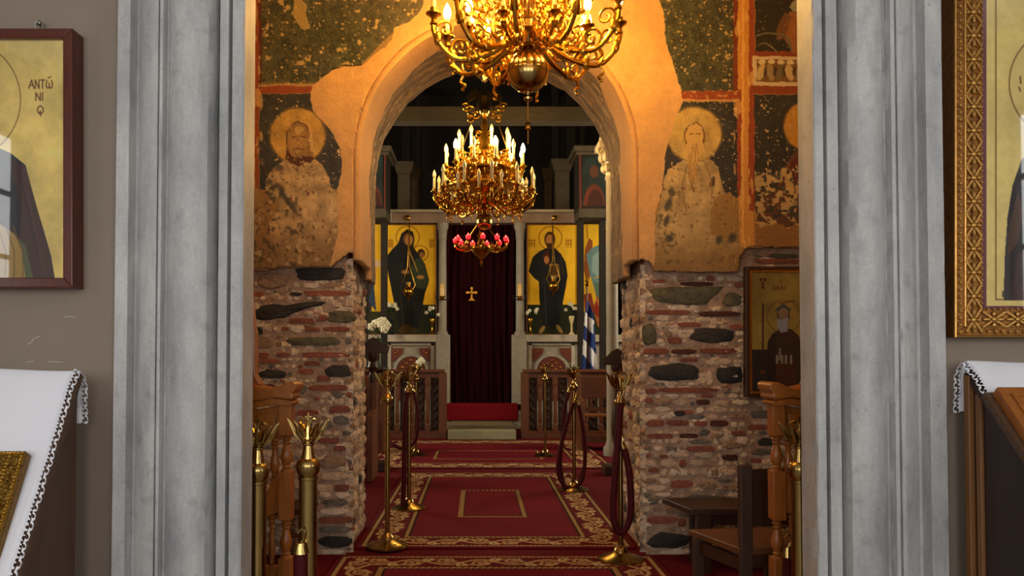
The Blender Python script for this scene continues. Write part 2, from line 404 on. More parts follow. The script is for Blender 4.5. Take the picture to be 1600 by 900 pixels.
struct('ceiling_nave', B().box(-4.6, 5.9, 7, 4.8, 17.6, 7.1), M_dark)
# ------------------------------------------------------------------ the arch wall: core, plaster, soffit, frescoes, stones and bricks
AX, AZ, AR, YF, YB = .114, 2.54, .905, 5.10, 5.93
wall = thing('wall_arch', (AX, 5.1, 0), 'thick rubble and brick wall with plastered round arch and fading frescoes', None, None, 'structure')
R1 = .955
out = [(-3.0, 0), (AX-R1, 0)]+[(AX-R1*math.cos(t), AZ+R1*math.sin(t)) for t in np.linspace(0, math.pi, 40)]+[(AX+R1, 0), (3.2, 0), (3.2, 4.6), (-3.0, 4.6)]
B().prism([(x, YF, z) for x, z in out], (0, YB-YF, 0)).build('masonry_core', M_mortar, wall)
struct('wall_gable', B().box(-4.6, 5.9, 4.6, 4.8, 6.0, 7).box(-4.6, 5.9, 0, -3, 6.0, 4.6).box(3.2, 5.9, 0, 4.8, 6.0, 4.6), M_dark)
# plaster coat on the wall face
cv = Cv(300, -170, 1330, 432, 2.5, (204, 156, 98), 3); cv.wob = 2
bot = [(300, 424), (393, 424), (426, 421), (451, 418), (515, 419), (522, 415), (533, 404), (547, 396), (560, 396), (560, 420), (990, 420), (990, 408), (1003, 406), (1017, 411), (1021, 423), (1081, 426), (1154, 426),
       (1157, 403), (1164, 390), (1180, 387), (1330, 387), (1330, -175), (300, -175)]
W = cv.W(); fnp = wallfn(5.045); co = fnp(cv.X, cv.Y, cv.h); r = np.hypot(co[..., 0]-AX, co[..., 2]-AZ)
inside = np.where(co[..., 2] > AZ, r < AR, np.abs(co[..., 0]-AX) < AR); cv.keep = pip(W[0], W[1], bot)
cv.mottle(120, .10, 1); cv.mottle(12, .06, 2)
cv.h = (fbm(cv.X/60, cv.Y/60, 8)-.5)*.02
# let the inner edge follow the arch curve exactly
ed = inside & (((co[..., 2] > AZ) & (r > AR-.03)) | ((co[..., 2] <= AZ) & (np.abs(co[..., 0]-AX) > AR-.03)))
cv.keep &= (~inside) | ed; cv.drop = inside
def snap(px, py, h):
    c = fnp(px, py, h); x = c[..., 0]-AX; z = c[..., 2]-AZ; rr = np.hypot(x, z); k = np.where((z > 0) & ed, AR/np.maximum(rr, 1e-6), 1)
    c[..., 0] = np.where((z <= 0) & ed, AX+np.sign(x)*AR, AX+x*k); c[..., 2] = AZ+np.where(z > 0, z*k, z); return c
painted('plaster_coat', cv, snap, M_paint, wall, .045)
# soffit of the arch: smooth plaster in front, bare rough masonry behind
LS = .76; SL = LS*2+math.pi*AR
cv = Cv(0, 5.052, SL, 5.94, .012, (198, 150, 96), 5)
s_ = cv.X; edge = 5.46-.20*np.sin(np.clip((s_-LS)/(SL-2*LS), 0, 1)*math.pi)+(fbm(s_*3, s_*0, 4)-.5)*.28+(fbm(s_*14, s_*0+3, 6)-.5)*.06+np.where(s_ < SL/2, .10, 0)
rough = cv.Y > edge
cv.mottle(.3, .12, 3); cv.on(rough, (124, 98, 66)); st_ = 1+(fbm(cv.X*6, cv.Y*34, 15)-.5)*.9; cv.c = np.where(rough[..., None], cv.c*st_[..., None], cv.c); cv.on(np.clip((fbm(cv.X*14, cv.Y*40, 19)-.68)*20, 0, 1)*rough, (196, 164, 116), .85)
cv.h = np.where(rough, -.012+(fbm(cv.X*9, cv.Y*22, 12)-.5)*.022, (fbm(cv.X*3, cv.Y*3, 2)-.5)*.01)
low = np.where(cv.Y > edge-.05, .005, .08+.02*(fbm(cv.Y*20, cv.Y*0, 3)-.5)); cv.keep = (s_ > low) & (s_ < SL-low)
def sof(s, y, h):
    rr = AR-h; th = np.clip((s-LS)/AR, 0, math.pi)
    x = AX-rr*np.cos(th); z = AZ+rr*np.sin(th)
    z = np.where(s < LS, AZ-(LS-s), np.where(s > SL-LS, AZ-(s-(SL-LS)), z)); return np.stack([x, y, z], -1)
painted('arch_soffit', cv, sof, M_paint, wall, -.04)
# ---- frescoes
FL = (206, 172, 112)
M_fresco = mat('fresco_paint', (200, 200, 200), .75, attr=True, noise=(90, .25), bump=(90, .35))
cv = Cv(380, -160, 672, 424, 1.0, (150, 116, 70), 21); cv.wob = 2.2
X, Y = cv.X, cv.Y; WX, WY = cv.W()
msk = [(380, -165), (672, -165), (668, -20), (657, 17), (643, 30), (617, 43), (612, 63), (593, 80), (577, 92), (562, 103), (540, 102), (520, 108), (503, 122), (488, 133), (486, 147), (487, 170), (502, 187), (517, 203), (532, 230), (535, 253),
       (532, 277), (527, 293), (528, 369), (522, 390), (515, 417), (451, 416), (426, 419), (380, 421)]
cv.keep = pip(WX, WY, msk)
up = pip(WX, WY, [(409, -165), (672, -165), (672, 20), (620, 45), (560, 105), (488, 134), (409, 133)])
cv.on(up, (70, 70, 48)); cv.on(up*np.clip(fbm(X/40, Y/40, 3)*2-.8, 0, 1), (92, 84, 58)); cv.on(up*np.clip((fbm(X/3, Y/3, 13)-.58)*8, 0, 1), (40, 40, 30), .7); cv.on(up*np.clip((X-480)/150-(Y)/200, 0, 1), (92, 80, 66), .7); cv.mottle(9, .35, 4, up)
cv.rect(409, 128, 500, 134, (128, 104, 66), .7)
lo = pip(WX, WY, [(405, 147), (490, 147), (540, 230), (530, 296), (405, 296)])
cv.on(lo, (54, 51, 47)); cv.mottle(20, .3, 5, lo)
for a in ((397, -165, 408, 140), (399, 134, 489, 146), (398, 146, 404, 294)): cv.rect(*a, (146, 66, 26))
cv.rect(404, -165, 409, 138, (92, 40, 18)); cv.rect(405, 131, 489, 134.5, (196, 152, 84), .8); cv.rect(380, -165, 397, 300, (176, 120, 50)); cv.rect(393, 140, 398, 296, (196, 150, 76), .8)
body = [(395, 330), (413, 305), (416, 285), (422, 268), (436, 256), (448, 246), (490, 247), (504, 258), (513, 275), (517, 292), (526, 300), (529, 330), (528, 372), (516, 420), (392, 424)]
cv.poly(body, (184, 152, 104)); bm = pip(WX, WY, body); cv.mottle(14, .3, 6, bm)
cv.poly([(380, 296), (405, 294), (418, 298), (430, 308), (437, 322), (420, 350), (425, 424), (380, 424)], (150, 114, 66))
cv.on(np.clip((Y-335)/60, 0, 1)*(Y < 430), (132, 98, 56), .75)
for (x, y, a, b_, t) in ((436, 262, 7, 5, .3), (421, 283, 5, 8, .6), (430, 292, 9, 5, -.5), (425, 306, 6, 4, 0), (446, 310, 4, 14, -.5), (456, 322, 4, 16, -.55), (440, 300, 5, 9, .2)):
    cv.ell(x, y, a, b_, (66, 62, 52), .8, t, .4)
cv.flecks(7, .62, (78, 66, 46), 31, bm & (Y > 290) & (X < 475), .75); cv.flecks(5, .68, (92, 60, 36), 33, bm, .7); cv.flecks(9, .64, (206, 176, 124), 35, bm, .6)
cv.ell(465, 212, 43.5, 43.5, (190, 146, 66)); cv.mottle(16, .22, 7, (np.hypot(X-465, Y-212) < 43)); cv.ring(465, 212, 43.3, .7, (120, 84, 38), .8)
cv.poly([(446, 246), (449, 205), (456, 194), (466, 190), (476, 193), (484, 205), (488, 232), (491, 247), (480, 256), (466, 259), (452, 255)], (150, 110, 54))
cv.poly([(445, 248), (450, 230), (455, 243), (462, 246), (470, 243), (478, 246), (486, 244), (491, 248), (480, 256), (466, 259), (454, 256)], (78, 40, 22), .9)
cv.ell(465, 222, 14, 19, (182, 136, 70), .7, 0, .3); cv.ell(467, 202, 8, 5, (212, 176, 104), .6)
cv.line([(449, 226), (448, 208), (456, 195), (467, 190), (479, 196), (485, 210)], 2, (98, 62, 30)); cv.line([(457, 214), (463, 213)], 1.6, (84, 50, 26)); cv.line([(469, 213), (476, 214)], 1.6, (84, 50, 26))
cv.line([(466, 214), (464, 224), (468, 226)], 1.2, (110, 70, 34)); cv.line([(461, 233), (467, 231), (474, 234)], 1.5, (96, 54, 30)); cv.line([(459, 232), (463, 243), (466, 236), (470, 243), (475, 233)], 1, (110, 76, 36))
cv.line([(485, 205), (488, 220), (486, 236)], 3, (218, 180, 104), .8)
cv.flecks(5, .75, FL, 41, up | lo); cv.flecks(2.6, .80, FL, 43, up | lo); cv.flecks(11, .745, (198, 166, 108), 45, up, .9)
cv.poly([(462, -5), (470, -2), (480, 8), (478, 22), (486, 45), (474, 47), (464, 35), (457, 20)], (180, 150, 94), .9)
cv.flecks(6, .6, (212, 168, 96), 47, (X < 411) & (Y > 138) & (Y < 300), .75, 3); cv.flecks(5, .66, FL, 48, (X < 411) & (Y < 138), .7, 3)
cv.h = (fbm(X/6, Y/6, 77)-.5)*.004
painted('fresco', cv, wallfn(5.034), M_fresco, wall, .012, label='flaking fresco of a haloed bearded saint, left of the arch')
cv = Cv(1020, -160, 1300, 430, 1.0, (166, 124, 66), 57); cv.wob = 2.0
X, Y = cv.X, cv.Y; WX, WY = cv.W()
msk = [(1020, -165), (1030, 0), (1038, 20), (1041, 70), (1050, 90), (1055, 110), (1063, 135), (1067, 160), (1055, 180), (1048, 210), (1040, 235), (1038, 262), (1034, 300), (1026, 320), (1023, 345), (1024, 400), (1022, 423), (1081, 425), (1153, 425),
       (1156, 402), (1163, 389), (1180, 386), (1305, 386), (1305, -165)]
cv.keep = pip(WX, WY, msk)
up = (WX > 1020) & (WX < 1146) & (WY < 143); cv.on(up, (64, 64, 46)); cv.on(up*np.clip(fbm(X/40, Y/40, 5)*2-.8, 0, 1), (84, 80, 56)); cv.on(up*np.clip((fbm(X/3, Y/3, 13)-.58)*8, 0, 1), (38, 38, 28), .7); cv.mottle(9, .35, 4, up)
lo = (WX > 1030) & (WX < 1152) & (WY > 157) & (WY < 308); cv.on(lo, (50, 47, 43)); cv.mottle(20, .3, 5, lo)
ur = (WX > 1180) & (WY < 80); cv.on(ur, (40, 34, 28)); lr = (WX > 1179) & (WY > 148) & (WY < 325); cv.on(lr, (46, 43, 40)); cv.mottle(22, .3, 8, lr)
cv.rect(1063, 142, 1152, 158, (150, 66, 26)); cv.rect(1063, 155, 1150, 159, (206, 160, 90), .8); cv.rect(1146, -165, 1156, 142, (120, 50, 20)); cv.rect(1153, -165, 1178, 385, (204, 142, 62)); cv.rect(1159, -165, 1162, 380, (232, 178, 96), .8)
cv.rect(1152, 140, 1158, 305, (150, 66, 28)); cv.rect(1170, -165, 1179, 330, (148, 66, 30)); cv.rect(1178, 80, 1300, 88, (138, 60, 28)); cv.rect(1175, 134, 1300, 147, (138, 62, 28))
cv.rect(1176, 88, 1300, 134, (206, 186, 150)); cv.rect(1182, 93, 1300, 128, (120, 84, 46))
for i in range(8):
    x = 1189+i*15; cv.ell(x, 113, 6, 13, ((196, 170, 120), (150, 128, 96), (110, 96, 72))[i % 3], 1, .25*(-1)**i); cv.ell(x+1, 97, 6, 4, (212, 194, 156)); cv.ell(x+7, 112, 3, 8, (60, 44, 30), .8)
for pts, c in (([(1224, 60), (1226, 30), (1235, 18), (1248, 22), (1254, 60), (1262, 80), (1240, 84)], (150, 96, 48)), ([(1212, 48), (1226, 18), (1236, 26), (1228, 60), (1214, 62)], (112, 74, 42)), ([(1234, 10), (1244, -4), (1256, 2), (1254, 18), (1240, 20)], (150, 150, 128))):
    cv.poly(pts, c)
cv.line([(1183, 56), (1200, 52), (1222, 54), (1235, 62)], 2.5, (110, 108, 84)); cv.line([(1184, 72), (1196, 66), (1214, 80)], 2, (120, 116, 90)); cv.line([(1230, 60), (1236, 78)], 3, (90, 104, 96))
body = [(1022, 424), (1024, 345), (1034, 305), (1038, 280), (1044, 264), (1060, 255), (1074, 246), (1108, 246), (1122, 262), (1128, 290), (1134, 305), (1146, 305), (1155, 320), (1157, 424)]
cv.poly(body, (186, 156, 100)); bm = pip(WX, WY, body); cv.mottle(14, .28, 6, bm)
cv.poly([(1110, 330), (1120, 308), (1140, 300), (1154, 312), (1156, 380), (1110, 366)], (158, 120, 62)); cv.on(np.clip((Y-360)/50, 0, 1)*bm, (136, 100, 52), .8); cv.ell(1080, 345, 26, 34, (192, 160, 104), .6, 0, .4)
cv.ell(1085, 210, 43, 43, (192, 158, 84)); cv.mottle(16, .2, 7, np.hypot(X-1085, Y-210) < 42); cv.ring(1085, 210, 42.8, .7, (128, 92, 44), .7)
cv.poly([(1072, 240), (1070, 212), (1076, 198), (1087, 193), (1097, 198), (1100, 214), (1098, 232), (1092, 250), (1086, 280), (1082, 290), (1077, 270)], (206, 164, 88))
cv.line([(1072, 224), (1070, 208), (1077, 196), (1088, 192), (1098, 198), (1101, 214), (1099, 222)], 2.4, (120, 80, 34)); cv.line([(1078, 210), (1083, 209)], 1.5, (120, 76, 36)); cv.line([(1089, 209), (1095, 210)], 1.5, (120, 76, 36))
for d in (-6, -2, 3, 8): cv.line([(1085+d*.5, 226), (1083+d, 250), (1080+d*.6, 276), (1084, 300)], 1.2, (140, 98, 44))
cv.line([(1074, 256), (1066, 290), (1072, 330)], 1.6, (132, 100, 54)); cv.line([(1100, 252), (1112, 280), (1112, 310)], 1.6, (132, 100, 54)); cv.ell(1115, 284, 3, 9, (84, 70, 46))
for (x, y, a, b_) in ((1045, 318, 5, 12), (1042, 345, 4, 9), (1050, 300, 5, 5), (1046, 372, 6, 6), (1124, 375, 5, 7), (1144, 372, 6, 8)): cv.ell(x, y, a, b_, (60, 58, 50), .85, .3, .4)
cv.flecks(6, .66, (92, 78, 52), 31, bm & (X < 1062), .7); cv.flecks(5, .70, (110, 76, 40), 33, bm & (Y > 260), .6)
cv.poly([(1182, 345), (1190, 310), (1214, 290), (1226, 262), (1240, 240), (1254, 232), (1300, 228), (1300, 345), (1250, 360)], (96, 58, 36)); cv.poly([(1226, 300), (1236, 262), (1244, 262), (1240, 310)], (196, 160, 92)); cv.poly([(1232, 258), (1252, 236), (1300, 230), (1300, 300), (1245, 300)], (92, 34, 26))
cv.flecks(8, .50, (186, 156, 102), 61, (WX > 1180) & (Y > 262) & (Y < 372)); cv.flecks(6, .6, (52, 50, 44), 63, (WX > 1180) & (Y > 262) & (Y < 360), .9)
cv.ell(1258, 197, 33, 38, (186, 134, 44)); cv.ring(1258, 197, 34, .8, (110, 70, 30), .8, .9); cv.ell(1264, 200, 13, 22, (118, 68, 32)); cv.ell(1266, 204, 9, 14, (160, 108, 54))
cv.on((WX > 1180) & (Y > 345+18*(fbm(X/14, X*0, 4))), (142, 100, 52))
cv.flecks(5, .75, FL, 41, up | lo | lr); cv.flecks(2.6, .80, FL, 43, up | lo | lr | ur); cv.flecks(9, .75, (206, 172, 108), 45, up, .8)
cv.flecks(6, .63, (222, 176, 100), 47, (X > 1146) & (X < 1180), .7, 4); cv.flecks(5, .64, (206, 160, 100), 48, (np.abs(Y-150) < 9) & (X < 1156), .7)
cv.h = (fbm(X/6, Y/6, 78)-.5)*.004
painted('fresco', cv, wallfn(5.034), M_fresco, wall, .012, label='flaking fresco of a long-bearded saint beside a red and ochre band')
# ---- masonry pieces
def piece(pts, fn, proud, kind, name, rnd, inset=.22):
    pts = np.asarray(pts, float); c = pts.mean(0); n = len(pts); vs_ = []
    for p in pts: vs_.append(fn(p[0], p[1], -.006))
    q = [c+(p-c)*(1-inset*rnd.uniform(.6, 1.3)) for p in pts]
    for p in q: vs_.append(fn(p[0], p[1], proud*rnd.uniform(.75, 1.15)))
    vs_.append(fn(c[0], c[1], proud*1.1))
    fs = [(i, (i+1) % n, n+(i+1) % n, n+i) for i in range(n)]+[(n+i, n+(i+1) % n, 2*n) for i in range(n)]
    return B().add(vs_, fs).build(name, STONE[kind], wall, smooth=kind in 'dngrk', ang=.9)
def blob(x0, y0, x1, y1, rnd, brick=False):
    cx, cy, rx, ry = (x0+x1)/2, (y0+y1)/2, (x1-x0)/2, (y1-y0)/2; pts = []; n = 12; e = 5.0 if brick else 2.9
    for k in range(n):
        a = 2*math.pi*(k+.3)/n; ca, sa = math.cos(a), math.sin(a); rr = (abs(ca)**e+abs(sa)**e)**(-1/e); j = rnd.uniform(.82, 1.1) if not brick else rnd.uniform(.9, 1.04)
        pts.append((cx+rx*rr*ca*j, cy+ry*rr*sa*j))
    return pts
def facefn(Y):
    def f(px, py, h):
        p = P(px, py, Y); return (p.x, Y-h, max(p.z, 0.004))
    return f
ff = facefn(YF)
LST = """d 453 417 546 440;b 399 424 456 453;r 474 454 549 463;r 392 455 413 464;d 452 456 473 463;n 510 484 556 505;r 450 497 493 506;r 497 492 512 502;r 440 510 451 517;r 476 511 501 519;r 503 510 547 519;n 442 525 536 541;g 539 529 549 538;d 392 510 412 524;b 402 527 428 545;r 399 551 421 559;r 430 551 454 558;r 467 550 550 559;r 400 560 438 568;r 474 564 501 572;d 506 569 551 591;d 403 576 448 593;r 465 576 491 585;r 494 587 517 596;r 480 601 548 611;r 491 619 500 626;k 395 600 430 610;
r 513 634 548 646;g 520 648 548 664;r 496 684 532 694;r 520 696 540 706;b 497 712 543 732;t 497 737 548 752;r 521 757 546 768;t 497 768 520 778;g 502 779 545 792;p 497 793 545 805;r 496 806 553 819;g 497 820 547 835;d 494 836 551 857;p 497 857 541 868;t 470 660 500 672;g 462 600 480 616;r 462 640 500 650;t 456 700 480 716;r 460 724 490 733;t 456 745 486 765"""
RST = """k 1062 440 1118 448;r 1019 436 1041 443;n 1128 457 1160 479;r 1007 484 1082 492;k 1091 486 1157 495;r 1058 503 1097 511;r 1139 507 1162 515;d 1075 509 1149 538;n 1003 504 1026 541;r 1043 526 1066 538;r 1003 544 1046 554;k 1048 545 1089 554;r 1092 544 1154 553;r 1061 559 1092 566;d 1004 567 1099 598;d 1117 570 1165 603;t 1102 578 1114 604;r 1027 605 1125 614;r 1008 607 1027 616;k 1087 624 1110 633;r 1008 621 1021 630;d 1052 641 1071 651;r 1009 656 1039 667;r 1040 656 1077 666;r 1084 658 1106 666;k 1108 656 1139 667;r 1141 673 1165 682;
k 1060 677 1092 685;r 1010 677 1053 686;g 1075 686 1112 694;r 1071 697 1119 706;k 1127 710 1154 720;d 1180 684 1216 697;r 1046 750 1084 763;g 1063 772 1137 785;r 1010 806 1059 819;d 1010 830 1081 858;d 1108 826 1152 850;d 1170 826 1216 850;p 1026 859 1082 867;r 1176 404 1250 412;n 1186 396 1250 404;b 1178 390 1205 402;r 1030 710 1044 716;r 1012 731 1030 738;g 1170 640 1214 655;r 1168 663 1200 672;p 1150 680 1170 695;g 1172 700 1215 712;r 1172 716 1190 724;b 1130 690 1165 702;b 1088 752 1120 766;r 1055 640 1085 648"""
def overl(b, L):
    for c in L:
        ox = min(b[2], c[2])-max(b[0], c[0]); oy = min(b[3], c[3])-max(b[1], c[1])
        if ox > 1.5 and oy > 1.2: return True
    return False
def pier(lst, extra, x0, x1, ytop, seed):
    rnd = random.Random(seed); boxes = []
    for it in lst.replace('\n', '').split(';'):
        k, a, b_, c, d = it.split(); bx = tuple(float(q) for q in (a, b_, c, d)); boxes.append(bx)
        isb = k in 'rk'
        o = piece(blob(*bx, rnd, isb), ff, rnd.uniform(.006, .012) if isb else rnd.uniform(.008, .016), k, 'brick' if isb else 'stone', rnd, .10 if isb else .2)
    for k, pts in extra:
        a = np.array(pts); boxes.append((a[:, 0].min(), a[:, 1].min(), a[:, 0].max(), a[:, 1].max())); piece(pts, ff, .016, k, 'stone', rnd)
    y = ytop
    while y < 862:
        h = rnd.uniform(8, 13); x = x0+rnd.uniform(-4, 4)
        while x < x1:
            w = rnd.uniform(11, 36); bx = (x, y+rnd.uniform(-1, 1), min(x+w, x1+2), min(y+h+rnd.uniform(-1, 2), 866)); tries = 0
            ok = bx[2]-bx[0] > 7 and not overl(bx, boxes)
            if not ok and w > 16:
                bx = (x, y+h*.25, x+9, y+h*.9); ok = not overl(bx, boxes); w = 10
            if ok:
                t = rnd.random(); k = 't' if t < .42 else 'p' if t < .66 else 'b' if t < .82 else 'r' if t < .88 else 'g'
                isb = k == 'r'; piece(blob(*bx, rnd, isb), ff, rnd.uniform(.004, .011), k, 'brick' if isb else 'stone', rnd, .3); boxes.append(bx)
                x = bx[2]+rnd.uniform(.5, 2.5)
            else: x += 5
        y += h+rnd.uniform(.3, 1.5)
pier(LST, [('d', [(393, 500), (396, 486), (408, 477), (425, 474), (445, 477), (470, 472), (492, 470), (515, 471), (505, 477), (480, 482), (462, 489), (445, 497), (420, 501), (405, 502)])], 393, 548, 428, 3)
pier(RST, [('n', [(1009, 452), (1022, 449), (1050, 447), (1082, 447), (1118, 447), (1134, 447), (1124, 459), (1112, 470), (1104, 477), (1080, 478), (1050, 476), (1022, 472), (1014, 464)])], 1008, 1235, 430, 4)
def jambstones(X0, sgn, seed):
    rnd = random.Random(seed); f = lambda u, v, h: (X0+sgn*h, u, max(v, .004)); z = .02
    while z < 1.80:
        h = rnd.uniform(.055, .10); y = 5.11
        while y < 5.90:
            w = rnd.uniform(.09, .22); w = min(w, 5.95-y)
            t = rnd.random(); k = 't' if t < .35 else 'p' if t < .62 else 'b' if t < .78 else 'g' if t < .86 else 'r' if t < .93 else 'd'
            if w > .05: piece(blob(y, z, y+w, z+h, rnd), f, rnd.uniform(.005, .018), k, 'stone', rnd, .45)
            y += w+rnd.uniform(.0, .012)
        z += h+rnd.uniform(0, .008)
jambstones(AX-R1, 1, 5); jambstones(AX+R1, -1, 6)
# ---- uneven lime mortar between and over the stones
def mortar(x0, y0, x1, y1, res, fn, k, amp, msk=None, seed=0):
    cv = Cv(x0, y0, x1, y1, res, (218, 192, 160), seed); X, Y = cv.X, cv.Y
    cv.on(np.clip((fbm(X*k*.5, Y*k*.9, seed+2)-.5)*5+.3, 0, 1), (238, 220, 194), .7); cv.on(np.clip((fbm(X*k*.6, Y*k*1.1, seed+9)-.55)*6, 0, 1), (152, 116, 84), .8); cv.on(np.clip((fbm(X*k*.9, Y*k*1.6, seed+31)-.62)*9, 0, 1), (132, 74, 54), .6); cv.on(np.clip((fbm(X*k*1.1, Y*k*1.5, seed+37)-.66)*9, 0, 1), (92, 84, 76), .7)
    cv.h = amp*((fbm(X*k, Y*k*1.7, seed+5, 5)-.56)*2.6-.10)+amp*.35*(vn(X*k*5, Y*k*7, seed+6)-.5)
    if msk is not None: cv.keep = msk(X, Y)
    o = painted('lime_mortar', cv, fn, mat('lime_mortar', (200, 200, 200), .95, attr=True, noise=(40, .3), bump=(60, .7)), wall); o['kind'] = 'stuff'
def pxmask(top):
    return lambda X, Y: (Y > np.interp(X, [a for a, _ in top], [b_ for _, b_ in top])) & (Y < 864)
mortar(385, 396, 552, 866, 1.3, wallfn(YF), .06, .016, pxmask([(385, 428), (515, 424), (533, 408), (552, 402)]), 3)
mortar(1000, 388, 1250, 866, 1.5, wallfn(YF), .06, .016, pxmask([(1000, 412), (1018, 416), (1022, 428), (1154, 431), (1160, 408), (1168, 394), (1250, 391)]), 8)
mortar(5.10, .003, 5.93, 1.80, .008, lambda y, z, h: np.stack([AX-R1+h, y, z], -1), 15, .016, None, 13)
mortar(5.10, .003, 5.93, 1.80, .008, lambda y, z, h: np.stack([AX+R1-h, y, z], -1), 15, .016, None, 17)
# ------------------------------------------------------------------ curves
def cr(pts, n=6):
    pts = [Vector(p) for p in pts]; q = [2*pts[0]-pts[1]]+pts+[2*pts[-1]-pts[-2]]; out = []
    for i in range(1, len(q)-2):
        for k in range(n):
            t = k/n; a, b, c, d = q[i-1], q[i], q[i+1], q[i+2]
            out.append(.5*((2*b)+(c-a)*t+(2*a-5*b+4*c-d)*t*t+(3*b-a-3*c+d)*t**3))
    out.append(pts[-1]); return out
def spiral(cx, cz, r0, r1, a0, turns, n=16, y=0.0):
    return [(cx+(r0+(r1-r0)*i/n)*math.cos(a0+turns*2*math.pi*i/n), y, cz+(r0+(r1-r0)*i/n)*math.sin(a0+turns*2*math.pi*i/n)) for i in range(n+1)]
def pz(py, Y): return P(747, py, Y).z
# ------------------------------------------------------------------ chandeliers
M_bulb = mat('lit_bulb', (255, 214, 140), .4, emis=((255, 201, 104), BULB_NEAR))
M_bulbfar = mat('lit_bulb_nave', (255, 214, 140), .4, emis=((255, 200, 108), BULB_FAR))
M_bulboff = mat('unlit_bulb', (240, 226, 184), .25)
M_redlamp = mat('red_glass_lamp', (220, 20, 30), .2, emis=((255, 24, 30), 3.2))
M_redcore = mat('red_lamp_flame', (255, 120, 110), .2, emis=((255, 56, 48), 12.0))
def make_arm(rh, zh, rl, zl, rc, zc, tr, k=1.0):
    """one S-shaped arm in the XZ plane with scrolls, a leaf and a drip pan"""
    b = B(); path = cr([(rh, 0, zh), (rh+(rl-rh)*.45, 0, zl+(zh-zl)*.30), (rl, 0, zl), (rl+(rc-rl)*.62, 0, zl+(zc-zl)*.22), (rc, 0, zl+(zc-zl)*.62), (rc, 0, zc)], 6)
    b.tube(path, [tr*1.2-(tr*.5)*i/len(path) for i in range(len(path))], 7)
    b.tube(spiral(rl-.005*k, zl+.055*k, .052*k, .012*k, -1.3, 1.35), tr*.55, 5)
    b.tube(spiral(rh+(rl-rh)*.55, zl+(zh-zl)*.30+.05*k, .05*k, .012*k, -2.0, -1.4), tr*.55, 5)
    b.tube(spiral(rc-.055*k, zl+(zc-zl)*.62+.01*k, .045*k, .01*k, -.4, 1.3), tr*.5, 5)
    b.tube(cr([(rl+.03*k, 0, zl), (rl+.045*k, 0, zl-.03*k), (rl+.02*k, 0, zl-.05*k), (rl+.035*k, 0, zl-.065*k)], 4), [tr*.6]*12+[tr*.3], 5)
    b.ball((rl+.035*k, 0, zl-.068*k), tr*.8, n=6, m=4)
    for t in (.35, .7):
        p = path[int(t*(len(path)-1))]; b.ball((p.x, .014*k, p.z+.01*k), .016*k, .008*k, .03*k, 6, 5); b.ball((p.x, -.014*k, p.z+.01*k), .016*k, .008*k, .03*k, 6, 5)
    b.lathe((rc, 0, zc), [(.006*k, -.05*k), (.018*k, -.045*k), (.010*k, -.025*k), (.02*k, -.008*k), (.036*k, 0), (.036*k, .006*k), (.016*k, .008*k), (.017*k, .03*k), (.012*k, .032*k)], 12)
    return b
BULBP = [(.004, 0), (.012, .004), (.0165, .018), (.0165, .032), (.012, .048), (.006, .062), (.001, .072)]
def tier(root, n, a0, args, m, litset, candle_h, k=1.0, cr_=.011, bulbm=None, bs=1.0):
    rc, zc = args[4], args[5]
    am = make_arm(*args, k).mesh('arm', True, .8); am.materials.append(m)
    cm = B().lathe((rc, 0, zc+.03*k), [(cr_*.9, 0), (cr_, .004), (cr_, candle_h), (cr_*.7, candle_h+.003)], 8).mesh('candle', True); cm.materials.append(M_ivory)
    bm_ = B().lathe((rc, 0, zc+.03*k+candle_h), [(r*bs, z*bs) for r, z in BULBP], 9).mesh('bulb', True, 1.5)
    on_ = bm_; on_.materials.append(bulbm); off = bm_.copy(); off.materials.clear(); off.materials.append(M_bulboff)
    for i in range(n):
        a = bpy.data.objects.new('arm', am); col.objects.link(a); a.parent = root; a.rotation_euler = (0, 0, a0+2*math.pi*i/n); ORG[a.name] = Vector()
        c = bpy.data.objects.new('candle', cm); col.objects.link(c); c.parent = a
        q = bpy.data.objects.new('bulb', on_ if (litset is None or i in litset) else off); col.objects.link(q); q.parent = a
# near chandelier in the vestibule
YC = 4.2; c0 = P(825, 225, YC); Z0 = c0.z
ch = thing('chandelier', (c0.x, YC, Z0), 'large polished brass chandelier with all candle bulbs lit and a round ball below', 'chandelier')
z = lambda py: pz(py, YC)-Z0
b = B(); b.lathe((0, 0, 0), [(.003, 0), (.004, z(195)), (.004, z(160)), (.022, z(156)), (.024, z(153)), (.006, z(149)), (.008, z(144))], 14)
b.build('finial', M_brass, ch, True, world=False)
B().lathe((0, .0, z(205)), [(.003, 0), (.016, .012), (.006, .03), (.02, .04), (.003, .055)], 6).build('finial_leaf', M_brass, ch, True, world=False)
b = B(); rb = .111; zb = z(112); b.lathe((0, 0, 0), [(.02, z(146))]+[(max(.02, rb*math.cos(t)), zb+rb*math.sin(t)) for t in np.linspace(-1.38, 1.38, 22)]+[(.02, z(78))], 32); b.lathe((0, 0, 0), [(rb*1.008, zb-.004), (rb*1.02, zb), (rb*1.008, zb+.004)], 32)
b.build('ball', M_brass, ch, True, world=False, ang=1.2)
b = B(); b.lathe((0, 0, 0), [(.02, z(80)), (.055, z(76)), (.03, z(68)), (.045, z(58)), (.085, z(50)), (.09, z(40)), (.05, z(30)), (.035, z(10)), (.05, z(-6)), (.07, z(-20)), (.09, z(-30)), (.05, z(-44)), (.03, z(-80)), (.045, z(-100)), (.03, z(-120)), (.02, z(-200)), (.012, z(-260))], 20)
b.build('stem', M_brass, ch, True, world=False)
b = B()
for i in range(10):
    a = i*math.pi/5; ca, sa = math.cos(a), math.sin(a)
    for r_, zz, s in ((.10, z(66), 1), (.15, z(30), -1), (.12, z(0), 1)):
        b.tube([(p[0]*ca, p[0]*sa, p[2]) for p in spiral(r_, zz, .05, .012, s*1.2, s*1.5)], .007, 5)
b.build('scrollwork', M_gold, ch, True, world=False, kind='stuff')
